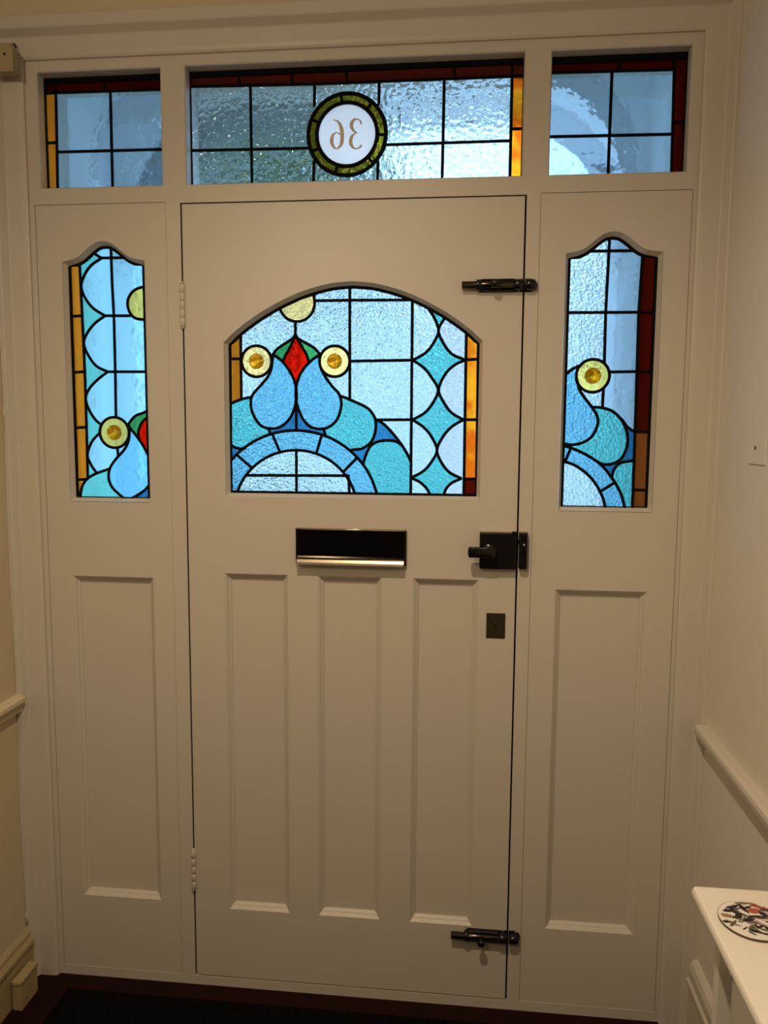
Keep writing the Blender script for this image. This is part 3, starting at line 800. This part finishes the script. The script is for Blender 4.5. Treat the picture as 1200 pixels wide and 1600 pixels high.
# sidelights
def sidelight(name, key, hole, pan, label):
    o = offset_loop(OUT[key], 0.009)
    x0, x1, z0, z1 = hole[0][0] + 0.001, hole[1][0] - 0.001, hole[0][1] + 0.001, hole[2][1] - 0.001
    w = tag(slab(name, rect(x0, x1, z0, z1), [[(p.x, p.y) for p in o], rect(*pan)], 0.0015, 0.045, 'joinery_paint'), label, 'window', kind='structure')
    reveal(key, w)
    panel(w, *pan, face=0.0015)
    build_glazing(key, w, 'stained_glass')
    return w
sidelight('window_1', 'left', SL_, (-0.317, -0.095, 0.236, 1.129), 'left sidelight with arched stained glass, blue scallops and orange border, above one panel')
sidelight('window_2', 'right', SR_, (0.934, 1.156, 0.233, 1.127), 'right sidelight with arched stained glass, yellow roundel and dark red border, above one panel')

# transom lights
TB = [(0.0, 0.0), (0.0025, 0.003), (0.003, 0.034), (0.003, 0.05)]
def transom(name, key, hole, label):
    w = tag(empty(name, (0, 0, 0)), label, 'window', kind='structure')
    loft('glazing_bead', hole, TB, 'joinery_paint', w)
    build_glazing(key, w, 'leaded_light')
    return w
transom('window_3', 'tl', TL_, 'top left transom light of plain blue panes with amber strip at its left edge')
wc = transom('window_4', 'tc', TC_, 'wide middle transom light of rippled glass with round number 36 medallion')
transom('window_5', 'tr', TR_, 'top right transom light of plain blue panes with dark red strip at its right edge')
lc = [o for o in wc.children if o.name.startswith('leaded_light')][0]
def numeral(pts):
    bm = bmesh.new()
    n = len(pts)
    F, B = [], []
    for i, (x, z, w) in enumerate(pts):
        a, b = pts[max(0, i - 1)], pts[min(n - 1, i + 1)]
        t = Vector((b[0] - a[0], b[1] - a[1])).normalized()
        nx, nz = -t.y * w / 2, t.x * w / 2
        F.append([bm.verts.new((x + nx, 0.0324, z + nz)), bm.verts.new((x - nx, 0.0324, z - nz))])
        B.append([bm.verts.new((x + nx, 0.0336, z + nz)), bm.verts.new((x - nx, 0.0336, z - nz))])
    for i in range(n - 1):
        bm.faces.new([F[i][0], F[i][1], F[i + 1][1], F[i + 1][0]])
        bm.faces.new([B[i][0], B[i + 1][0], B[i + 1][1], B[i][1]])
        for s in (0, 1):
            bm.faces.new([F[i][s], F[i + 1][s], B[i + 1][s], B[i][s]])
    o = from_bm('numeral', bm, 'gold_numeral', lc)
    o['label'] = 'gold house number digit seen reversed'
    return o
numeral(NUM6); numeral(NUM3)

# ------------------------------------------------------------------ door furniture
def cyl(name, p0, p1, r, mat, parent, seg=16, smooth=True, bev=0.0):
    p0, p1 = Vector(p0), Vector(p1)
    d = p1 - p0
    M = Matrix.Translation(p0) @ d.to_track_quat('Z', 'Y').to_matrix().to_4x4()
    h = d.length
    prof = [(r, 0), (r, h)] if not bev else [(r - bev, 0), (r, bev), (r, h - bev), (r - bev, h)]
    return lathe(name, prof, seg, mat, parent, M, smooth)

def screw(parent, x, y, z, r=0.0035, mat='steel'):
    return lathe('screw', [(r, 0), (r, 0.0006), (r * 0.6, 0.0014), (0, 0.0016)], 10, mat, parent, Matrix.Translation((x, y, z)) @ TOHALL)

# hinges
for z0, z1 in ((1.770, 1.873), (0.280, 0.388)):
    h = empty('hinge', (-0.0005, -0.004, z0)); h.parent = door
    n = 5
    for i in range(n):
        a, b = (z1 - z0) * i / n, (z1 - z0) * (i + 1) / n
        lathe('knuckle', [(0.0055, a + 0.0002), (0.006, a + 0.0007), (0.006, b - 0.0007), (0.0055, b - 0.0002)], 14, 'joinery_paint', h)
    for s, z in ((-1, 0.0), (1, z1 - z0)):
        lathe('finial', [(0.0, 0.0), (0.0045, 0.001), (0.0052, 0.003), (0.003, 0.0055), (0.0, 0.0065)], 12, 'joinery_paint', h, Matrix.Translation((0, 0, z)) @ (Matrix() if s > 0 else Matrix.Rotation(math.pi, 4, 'X')))
    box('hinge_leaf', 0.0018, 0.010, 0.003, 0.0046, 0.0, z1 - z0, 'joinery_paint', h, 0.0004, 1)

# letter plate: backing plate, hinged flap with a flared lower lip
lp = empty('letter_plate', (0.425, 0, 1.222)); lp.parent = door
lp['label'] = 'dark polished internal letter flap with bright lower lip'
box('backplate', -0.139, 0.139, -0.004, 0.0, -0.045, 0.046, 'black_metal', lp, 0.0012)
def flap():
    prof = [(-0.0070, 0.0450), (-0.0085, 0.0440), (-0.0100, -0.0240), (-0.0112, -0.0280), (-0.0150, -0.0330), (-0.0205, -0.0370), (-0.0240, -0.0400),
            (-0.0232, -0.0412), (-0.0190, -0.0388), (-0.0136, -0.0348), (-0.0094, -0.0290), (-0.0080, -0.0240), (-0.0062, 0.0440)]
    bm = bmesh.new()
    A_ = [bm.verts.new((-0.1365, a, b)) for a, b in prof]
    B_ = [bm.verts.new((0.1365, a, b)) for a, b in prof]
    for i in range(len(prof)):
        j = (i + 1) % len(prof)
        bm.faces.new([A_[i], A_[j], B_[j], B_[i]])
    bm.faces.new(A_); bm.faces.new(B_)
    return from_bm('flap', bm, 'chrome_dark_reflect', lp)
flap()
tube('flap_lip', [(-0.1350, -0.0360, -0.0195), (0.1350, -0.0360, -0.0195)], [(-0.0075, 0.0075), (-0.0068, 0.0095), (-0.002, 0.0052), (0.0045, 0.0012), (0.0075, -0.0070), (0.0062, -0.0080), (0.001, -0.001), (-0.004, 0.003)], 'bright_brass', lp)
for s in (-1, 1):
    box('side_cheek', s * 0.138 - 0.0022, s * 0.138 + 0.0022, -0.011, -0.003, -0.043, 0.046, 'black_metal', lp, 0.0012)
cyl('pivot_bar', (-0.1375, -0.0088, 0.0442), (0.1375, -0.0088, 0.0442), 0.0026, 'steel', lp, 10)

# night latch: body and lever on the door, keep on the frame
nl = empty('night_latch', (0.79, 0, 1.222)); nl.parent = door
nl['label'] = 'black night latch with lever handle'
box('latch_body', -0.044, 0.0455, -0.022, 0.0, -0.045, 0.045, 'black_metal', nl, 0.003)
box('top_plate', -0.0442, 0.0457, -0.0205, -0.001, 0.0445, 0.0464, 'bright_brass', nl, 0.0005, 1)
lathe('collar', [(0.0175, 0), (0.0175, 0.003), (0.0150, 0.006), (0.0150, 0.013), (0.0135, 0.0150)], 28, 'steel', nl, Matrix.Translation((-0.020, -0.022, 0.0)) @ TOHALL)
cyl('spindle', (-0.020, -0.034, 0.0), (-0.020, -0.042, 0.0), 0.0085, 'black_metal', nl, 18)
def lever():
    outline = catmull([Vector(p) for p in ((0.013, 0.0), (0.010, 0.0110), (0.0, 0.0150), (-0.020, 0.0135), (-0.044, 0.0130), (-0.052, 0.0120), (-0.0545, 0.0), (-0.052, -0.0120), (-0.044, -0.0130), (-0.020, -0.0135), (0.0, -0.0150), (0.010, -0.0110))], 4, True)
    bm = bmesh.new()
    rings = []
    for ins, y in ((0.003, -0.038), (0.0006, -0.0395), (0.0, -0.043), (0.0, -0.047), (0.001, -0.0495), (0.004, -0.051)):
        rings.append([bm.verts.new((p.x - 0.018, y, p.y)) for p in offset_loop(outline, -ins)])
    n = len(outline)
    for a, b in zip(rings, rings[1:]):
        for i in range(n): bm.faces.new([a[i], a[(i + 1) % n], b[(i + 1) % n], b[i]])
    bm.faces.new(rings[0]); bm.faces.new(rings[-1])
    return from_bm('lever', bm, 'black_metal', nl, True)
lever()
box('snib', 0.034, 0.046, -0.026, -0.018, 0.043, 0.050, 'black_metal', nl, 0.0012)
kp = empty('latch_keep', (0.8505, 0, 1.223)); kp.parent = frame
box('keep_body', -0.0085, 0.0120, -0.0215, -0.0002, -0.0445, 0.0450, 'black_metal', kp, 0.003)
box('keep_top', -0.0085, 0.0120, -0.0200, -0.0012, 0.0445, 0.0464, 'bright_brass', kp, 0.0004, 1)
screw(kp, 0.003, -0.0215, 0.016)

# mortice lock escutcheon with a keyhole
es = empty('escutcheon', (0.7905, 0, 1.031)); es.parent = door
es['label'] = 'dark bronze keyhole plate'
box('plate', -0.0235, 0.0235, -0.0022, 0.0, -0.032, 0.032, 'bronze', es, 0.0008)
lathe('keyhole', [(0.0042, 0), (0.0042, 0.0004), (0, 0.0005)], 14, 'keyhole_black', es, Matrix.Translation((0, -0.0022, 0.006)) @ TOHALL)
box('keyhole_slot', -0.0022, 0.0022, -0.0026, -0.0020, -0.008, 0.005, 'keyhole_black', es)
cyl('cover_pin', (-0.0015, -0.0022, 0.008), (-0.0015, -0.0040, 0.008), 0.0014, 'steel', es, 8)
box('maker_mark', -0.003, 0.004, -0.0025, -0.0021, -0.0125, -0.0100, 'steel', es)

# barrel bolts: plate, barrel straps, sliding rod with a knob; keep on the frame
def barrel_bolt(z, knob_dz):
    b = empty('barrel_bolt', (0.772, 0, z)); b.parent = door
    b['label'] = 'dark barrel bolt with sliding rod and knob'
    box('bolt_plate', -0.042, 0.0645, -0.003, 0.0, -0.0150, 0.0150, 'black_metal', b, 0.001)
    cyl('bolt_rod', (-0.080, -0.0132, 0.0), (0.064, -0.0132, 0.0), 0.0092, 'bolt_metal', b, 18, True, 0.001)
    for x0, x1 in ((-0.046, -0.034), (0.044, 0.0645)):
        cyl('strap', (x0, -0.0122, 0.0), (x1, -0.0122, 0.0), 0.0132, 'black_metal', b, 18, True, 0.001)
        for s in (-1, 1): screw(b, (x0 + x1) / 2, -0.003, s * 0.0128, 0.0022, 'steel')
    for s in (-1, 1):
        box('guide_rail', -0.034, 0.044, -0.014, -0.003, s * 0.0122 - 0.0018, s * 0.0122 + 0.0018, 'black_metal', b, 0.0006, 1)
    M = Matrix.Translation((-0.002, -0.021, 0)) @ Matrix.Rotation(knob_dz, 4, 'X') @ TOHALL
    lathe('knob', [(0.0055, 0), (0.0042, 0.004), (0.0050, 0.006), (0.0088, 0.0085), (0.0104, 0.0130), (0.0092, 0.0180), (0.0050, 0.0208), (0.0, 0.0214)], 20, 'black_metal', b, M)
    kk = empty('bolt_keep', (0.8555, 0, z)); kk.parent = frame
    slab('keep_plate', [(-0.0140, -0.0155), (0.0, -0.0155)] + [(0.0155 * math.sin(R(18 * i)), -0.0155 * math.cos(R(18 * i))) for i in range(1, 10)] + [(0.0, 0.0155), (-0.0140, 0.0155)], [], -0.003, -0.0002, 'black_metal', kk)
    lathe('keep_barrel', [(0.0120, 0.0), (0.0132, 0.001), (0.0132, 0.016), (0.0112, 0.0225), (0.006, 0.0255), (0.0, 0.026)], 18, 'black_metal', kk, Matrix.Translation((-0.0138, -0.0122, 0.0)) @ ALONGX)
    for s in (-1, 1): screw(kk, 0.004, -0.003, s * 0.0126, 0.0022, 'steel')
barrel_bolt(1.860, R(0)); barrel_bolt(0.207, R(18))

# ------------------------------------------------------------------ things in the hall
mat = tag(empty('door_mat', (0.42, -0.36, 0.0)), 'black fibre door mat on the dark floor at the door', 'door mat')
box('mat_backing', -0.76, 0.72, -0.30, 0.30, 0.0, 0.006, 'mat_fibre', mat, 0.002)
def mat_pile():
    bm = bmesh.new()
    for i in range(5200):
        x, y = random.uniform(-0.755, 0.715), random.uniform(-0.02, 0.296)
        a = random.uniform(0, 2 * math.pi)
        h, w = random.uniform(0.008, 0.014), 0.003
        dx, dy = math.cos(a) * w, math.sin(a) * w
        v = [bm.verts.new((x - dx, y - dy, 0.005)), bm.verts.new((x + dx, y + dy, 0.005)), bm.verts.new((x + random.uniform(-1, 1) * 0.003, y + random.uniform(-1, 1) * 0.003, h))]
        bm.faces.new(v)
    o = from_bm('mat_pile', bm, 'mat_fibre', mat, recalc=False)
    o['kind'] = 'stuff'
mat_pile()

# small block on the skirting
blk = tag(empty('wooden_block', (XL + 0.019, -0.108, 0.0)), 'small cream painted wooden block on the floor against the left skirting', 'block')
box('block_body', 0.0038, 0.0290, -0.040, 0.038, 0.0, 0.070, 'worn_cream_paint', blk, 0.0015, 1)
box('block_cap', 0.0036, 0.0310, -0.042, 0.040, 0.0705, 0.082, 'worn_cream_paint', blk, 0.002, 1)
lathe('nail_head', [(0.002, 0), (0.002, 0.0005), (0, 0.0006)], 8, 'keyhole_black', blk, Matrix.Translation((0.029, -0.015, 0.018)) @ ALONGX)

# screw hook by the picture rail
hook = tag(empty('screw_hook', (-0.408, -0.0165, 2.446)), 'tiny dark screw hook in the architrave beside the picture rail', 'hook')
def hookmesh():
    pts = [(0.0, 0.0), (0.0045, -0.0012), (0.0075, -0.005), (0.007, -0.010), (0.003, -0.0125), (-0.002, -0.012)]
    P = catmull([Vector(p) for p in pts], 4)
    prof = [(0.0016 * math.cos(i * math.pi / 4), 0.0016 * math.sin(i * math.pi / 4)) for i in range(8)]
    return tube('hook_wire', [(p.x, p.y, -0.006) for p in P], prof, 'keyhole_black', hook, True)
hookmesh()
cyl('hook_shank', (0, 0.003, 0.0), (0, -0.0066, 0.0), 0.0016, 'keyhole_black', hook, 8)

# blanked-off plate patch on the right wall
pt = tag(empty('wall_patch', (XR, -0.262, 1.480)), 'painted-over square patch with a small dark screw hole on the right wall', 'wall patch')
box('patch_plate', -0.0022, 0.0, -0.048, 0.040, -0.030, 0.022, 'wall_paint', pt, 0.0016, 2)
lathe('patch_hole', [(0.0042, 0), (0.0042, 0.0004), (0.0, 0.0005)], 12, 'keyhole_black', pt, Matrix.Translation((-0.0022, 0.005, 0.004)) @ Matrix.Rotation(R(-90), 4, 'Y'))

# narrow white console table
tb = tag(empty('console_table', (1.10, -0.62, 0.0)), 'narrow white painted console table against the right wall', 'table')
def table_top():
    x0, x1, y0, y1, z0, z1, r = 0.0, 0.192, -1.05, 0.0, 0.729, 0.750, 0.010
    lp_ = []
    for cx, cy, a0 in ((x1 - r, y1 - r, 0), (x0 + r, y1 - r, 90), (x0 + r, y0 + r, 180), (x1 - r, y0 + r, 270)):
        for i in range(6):
            a = R(a0 + 90 * i / 5)
            lp_.append((cx + r * math.cos(a), cy + r * math.sin(a)))
    bm = bmesh.new()
    rings = []
    for ins, z in ((0.006, z0), (0.001, z0 + 0.005), (0.0, z0 + 0.010), (0.0008, z1 - 0.006), (0.003, z1 - 0.002), (0.008, z1)):
        rings.append([bm.verts.new((p.x, p.y, z)) for p in offset_loop(lp_, -ins)])
    n = len(lp_)
    for a, b in zip(rings, rings[1:]):
        for i in range(n): bm.faces.new([a[i], a[(i + 1) % n], b[(i + 1) % n], b[i]])
    bm.faces.new(rings[0]); bm.faces.new(rings[-1])
    return from_bm('table_top', bm, 'table_paint', tb)
table_top()
def table_leg(x, y):
    bm = bmesh.new()
    rings = []
    for z, h in ((0.0, 0.0085), (0.02, 0.0095), (0.55, 0.0110), (0.7288, 0.0112)):
        rings.append([bm.verts.new((x + sx * h, y + sy * h, z)) for sx, sy in ((-1, -1), (1, -1), (1, 1), (-1, 1))])
    for a, b in zip(rings, rings[1:]):
        for i in range(4): bm.faces.new([a[i], a[(i + 1) % 4], b[(i + 1) % 4], b[i]])
    bm.faces.new(rings[0]); bm.faces.new(rings[-1])
    return from_bm('leg', bm, 'table_paint', tb)
for x in (0.046, 0.150):
    for y in (-0.045, -1.005): table_leg(x, y)
def apron(name, along_y, pos, a0, a1):
    """Apron rail with a curved bracket at each end."""
    L_ = a1 - a0
    prof = [(0.0, 0.0), (0.0, -0.085), (0.012, -0.090), (0.030, -0.078), (0.050, -0.056), (0.085, -0.046), (0.14, -0.043)]
    if L_ < 0.3: prof = [(t * L_ / 0.34, d) for t, d in prof]
    cv = catmull([Vector(p) for p in prof[1:]], 4)
    lower = [(a0 + p.x, p.y) for p in cv] + [(a1 - p.x, p.y) for p in reversed(cv)]
    poly = [(a0, 0.0)] + lower + [(a1, 0.0)]
    bm = bmesh.new()
    th = 0.009
    f, g = [], []
    for a, d in poly:
        z = 0.7288 + d
        if along_y:
            f.append(bm.verts.new((pos - th / 2, a, z))); g.append(bm.verts.new((pos + th / 2, a, z)))
        else:
            f.append(bm.verts.new((a, pos - th / 2, z))); g.append(bm.verts.new((a, pos + th / 2, z)))
    n = len(poly)
    for i in range(n):
        j = (i + 1) % n
        bm.faces.new([f[i], f[j], g[j], g[i]])
    bm.faces.new(f); bm.faces.new(g)
    bmesh.ops.triangulate(bm, faces=[q for q in bm.faces if len(q.verts) > 4])
    return from_bm(name, bm, 'table_paint', tb)
apron('apron', True, 0.0525, -0.993, -0.057)
apron('apron', True, 0.156, -0.993, -0.057)
apron('apron', False, -0.045, 0.058, 0.138)
apron('apron', False, -1.005, 0.058, 0.138)

# round coaster with a feather and leaf print
co = tag(empty('coaster', (1.167, -0.716, 0.750)), 'round coaster printed with black, rust and grey feathers on the white table', 'coaster')
lathe('coaster_disc', [(0.0480, 0.0), (0.0500, 0.0008), (0.0500, 0.0040)], 48, 'coaster_edge', co, Matrix(), False)
lathe('coaster_face', [(0.0494, 0.0041), (0.0490, 0.0044), (0.0, 0.0044)], 48, 'coaster_white', co, Matrix(), False)
def leaf(x, y, a, l, w, ink, barbs=0):
    """Flat printed leaf or feather; clipped to the coaster's rim."""
    a = R(a)
    ca, sa = math.cos(a), math.sin(a)
    pts = []
    n = 14
    for s in (1, -1):
        rng = range(n + 1) if s == 1 else range(n - 1, 0, -1)
        for i in rng:
            t = i / n
            h = w * math.sin(math.pi * t ** 0.8) * s
            if barbs and i % 2: h *= 0.35
            px, py = (t - 0.5) * l, h + 0.12 * l * (t - 0.5) ** 2
            q = Vector((x + px * ca - py * sa, y + px * sa + py * ca))
            if q.length > 0.0485: q = q.normalized() * 0.0485
            pts.append(q)
    bm = bmesh.new()
    leaf.z += 0.000012
    c = [bm.verts.new((p.x, p.y, 0.00442 + leaf.z)) for p in pts]
    m = bm.verts.new((x, y, 0.00442 + leaf.z))
    for i in range(len(c)): bm.faces.new([m, c[i], c[(i + 1) % len(c)]])
    from_bm('printed_leaf', bm, ink, co, recalc=False)
leaf.z = 0
for args in ((-0.020, 0.030, 30, 0.034, 0.0065, 'ink_navy', 1), (-0.030, 0.020, 15, 0.020, 0.004, 'ink_black', 0), (-0.004, 0.027, -70, 0.028, 0.0042, 'ink_black', 0),
             (0.012, 0.024, 15, 0.026, 0.0075, 'ink_rust', 0), (0.020, 0.036, -35, 0.030, 0.0065, 'ink_rust', 1), (0.036, 0.024, -50, 0.034, 0.006, 'ink_rust', 1),
             (0.030, 0.008, -35, 0.040, 0.0045, 'ink_black', 1), (0.012, 0.008, 5, 0.040, 0.004, 'ink_black', 0), (-0.012, 0.012, -40, 0.044, 0.0040, 'ink_grey', 1),
             (-0.012, 0.015, -38, 0.040, 0.0012, 'ink_black', 0), (-0.030, 0.004, -20, 0.036, 0.0055, 'ink_olive', 1), (-0.038, 0.005, 0, 0.016, 0.004, 'ink_ochre', 0),
             (-0.010, -0.004, -12, 0.040, 0.0022, 'ink_black', 1), (0.006, -0.010, -25, 0.050, 0.0060, 'ink_grey', 1), (-0.006, -0.019, 35, 0.020, 0.0038, 'ink_olive', 0),
             (-0.004, -0.030, -20, 0.026, 0.0050, 'ink_black', 1), (0.002, -0.019, -60, 0.018, 0.0026, 'ink_black', 0), (0.020, -0.027, -50, 0.030, 0.0042, 'ink_black', 0),
             (0.026, -0.006, -40, 0.034, 0.0045, 'ink_black', 1), (0.034, -0.016, -50, 0.030, 0.004, 'ink_navy', 1), (0.018, 0.001, -10, 0.030, 0.003, 'ink_blush', 0),
             (-0.028, -0.017, -25, 0.014, 0.0020, 'ink_grey', 0), (0.000, 0.042, 5, 0.030, 0.0035, 'ink_olive', 0), (0.016, -0.038, -25, 0.026, 0.0035, 'ink_grey', 1),
             (0.040, -0.002, -60, 0.026, 0.0030, 'ink_olive', 0), (-0.022, 0.017, -40, 0.030, 0.0016, 'ink_blush', 0)):
    leaf(*args)
rl = random.Random(12)
for i in range(34):
    a_, r_ = rl.uniform(0, 2 * math.pi), 0.044 * math.sqrt(rl.random())
    leaf(r_ * math.cos(a_), r_ * math.sin(a_), rl.uniform(-75, 60), rl.uniform(0.012, 0.026), rl.uniform(0.0018, 0.0042),
         rl.choice(('ink_black', 'ink_black', 'ink_grey', 'ink_olive', 'ink_black', 'ink_navy', 'ink_blush')), rl.random() < 0.5)

# recessed ceiling downlight
dl = tag(empty('ceiling_downlight', (DOWNLIGHT[0], DOWNLIGHT[1], ZC)), 'round recessed downlight in the hall ceiling near the door', 'ceiling light')
lathe('rim', [(0.036, -0.0002), (0.050, -0.0002), (0.049, -0.005), (0.044, -0.007), (0.038, -0.003)], 28, 'ceiling_paint', dl)

# ------------------------------------------------------------------ outside the door: porch, street
ARCH = dict(x0=-0.54, x1=1.23, zt=2.70, r=0.40, h=0.36)
def arch_curve(ins=0.0, n=10):
    x0, x1, zt, r, h = ARCH['x0'] + ins, ARCH['x1'] - ins, ARCH['zt'] - ins, ARCH['r'] - ins, ARCH['h'] - ins
    zs = ARCH['zt'] - ARCH['h']
    right = [(x1 - r + r * math.cos(R(90 * i / n)), zs + h * math.sin(R(90 * i / n))) for i in range(n + 1)]
    left = [(x0 + r - r * math.sin(R(90 * i / n)), zs + h * math.cos(R(90 * i / n))) for i in range(n + 1)]
    return right + left
def arch_hole():
    return [(ARCH['x0'], 0.0), (ARCH['x1'], 0.0)] + arch_curve()
tag(slab('wall_porch_front', rect(-1.6, 2.4, -0.02, 3.3), [arch_hole()], 0.95, 1.22, 'porch_render'), 'pale porch wall with an arched opening outside the door', 'wall', kind='structure')
tag(box('wall_porch_left', -0.74, -0.61, 0.22, 0.95, -0.02, 3.0, 'porch_render'), 'pale side wall of the porch seen through the left glass', 'wall', kind='structure')
tag(box('wall_porch_right', 1.32, 1.44, 0.22, 0.95, -0.02, 3.0, 'porch_render'), 'pale side wall of the porch seen through the right glass', 'wall', kind='structure')
tag(box('ceiling_porch', -0.74, 1.44, 0.22, 0.95, 2.9, 3.0, 'porch_render'), 'pale porch ceiling seen through the transom lights', 'ceiling', kind='structure')
tag(box('floor_porch', -1.6, 2.4, 0.22, 1.22, -0.10, -0.03, 'porch_tiles'), 'tiled porch floor outside the front door', 'floor', kind='structure')
tag(box('ground', -30, 30, 1.22, 40, -0.30, -0.12, 'paving'), 'grey paved street outside the porch', 'ground', kind='structure')

tag(slab('trim_6', arch_curve(0.0005) + list(reversed(arch_curve(0.022))), [], 0.99, 1.24, 'arch_dark'), 'dark lining under the porch arch seen through the transom', 'arch lining', kind='structure')  # dark strip along the curve of the arch opening

hs = tag(empty('street_house', (2.0, 17, -0.12)), 'pale rendered house across the street, blurred behind the glass', 'house')
slab('house_wall', rect(-9, 9, 0, 4.6), [rect(x - 0.7, x + 0.7, z, z + 1.4) for x in (-6, -2, 2, 6) for z in (0.9, 2.9)], 0.0, 0.3, 'house_render', hs)
for x in (-6, -2, 2, 6):
    for z in (0.9, 2.9):
        w_ = empty('window', (x, 0.12, z)); w_.parent = hs
        slab('window_frame', rect(-0.7, 0.7, 0, 1.4), [rect(-0.62, -0.04, 0.08, 1.32), rect(0.04, 0.62, 0.08, 1.32)], 0.0, 0.06, 'house_render', w_)
        box('window_pane', -0.66, 0.66, 0.02, 0.04, 0.04, 1.36, 'window_dark', w_)
bm = bmesh.new()
v = [bm.verts.new(p) for p in ((-9.3, -0.4, 4.5), (9.3, -0.4, 4.5), (9.3, 3.0, 6.4), (-9.3, 3.0, 6.4), (-9.3, 6.4, 4.5), (9.3, 6.4, 4.5))]
for f in ((0, 1, 2, 3), (3, 2, 5, 4), (0, 3, 4), (1, 5, 2), (0, 4, 5, 1)): bm.faces.new([v[i] for i in f])
from_bm('house_roof', bm, 'roof_slate', hs)

def foliage(name, parent, clumps, n, size):
    bm = bmesh.new()
    for i in range(n):
        c, r = random.choice(clumps)
        d = Vector((random.gauss(0, 1), random.gauss(0, 1), random.gauss(0, 1))).normalized() * r * random.uniform(0.75, 1.0)
        p = Vector(c) + d
        u = Vector((random.gauss(0, 1), random.gauss(0, 1), random.gauss(0, 1))).normalized()
        w = u.orthogonal().normalized()
        s = size * random.uniform(0.7, 1.3)
        bm.faces.new([bm.verts.new(p - u * s), bm.verts.new(p + w * s * 0.5), bm.verts.new(p + u * s), bm.verts.new(p - w * s * 0.5)])
    o = from_bm(name, bm, 'leaf', parent, recalc=False)
    o['kind'] = 'stuff'
    return o
tree = tag(empty('street_tree', (-2.2, 8.0, -0.12)), 'leafy green street tree blurred behind the transom glass', 'tree')
lathe('trunk', [(0.16, 0), (0.12, 0.6), (0.10, 3.0), (0.05, 4.8)], 12, 'bark', tree)
foliage('crown', tree, [((0, 0, 4.9), 1.2), ((1.1, 0.2, 4.7), 0.9), ((-0.9, -0.2, 4.7), 0.9), ((0.3, -0.6, 5.6), 0.9), ((1.0, 0.5, 5.5), 0.8), ((-0.5, 0.5, 5.7), 0.8)], 6500, 0.12)
hedge = tag(empty('hedge', (-1.6, 4.0, -0.12)), 'clipped green hedge beside the path, blurred behind the door glass', 'hedge')
foliage('hedge_leaves', hedge, [((x * 0.3 - 0.9, 0, 0.25 + z * 0.3), 0.28) for x in range(7) for z in range(3)], 5000, 0.05)
for x in range(4): cyl('hedge_stem', (x * 0.5 - 0.75, 0, 0.0), (x * 0.5 - 0.75, 0, 0.6), 0.02, 'bark', hedge, 8)
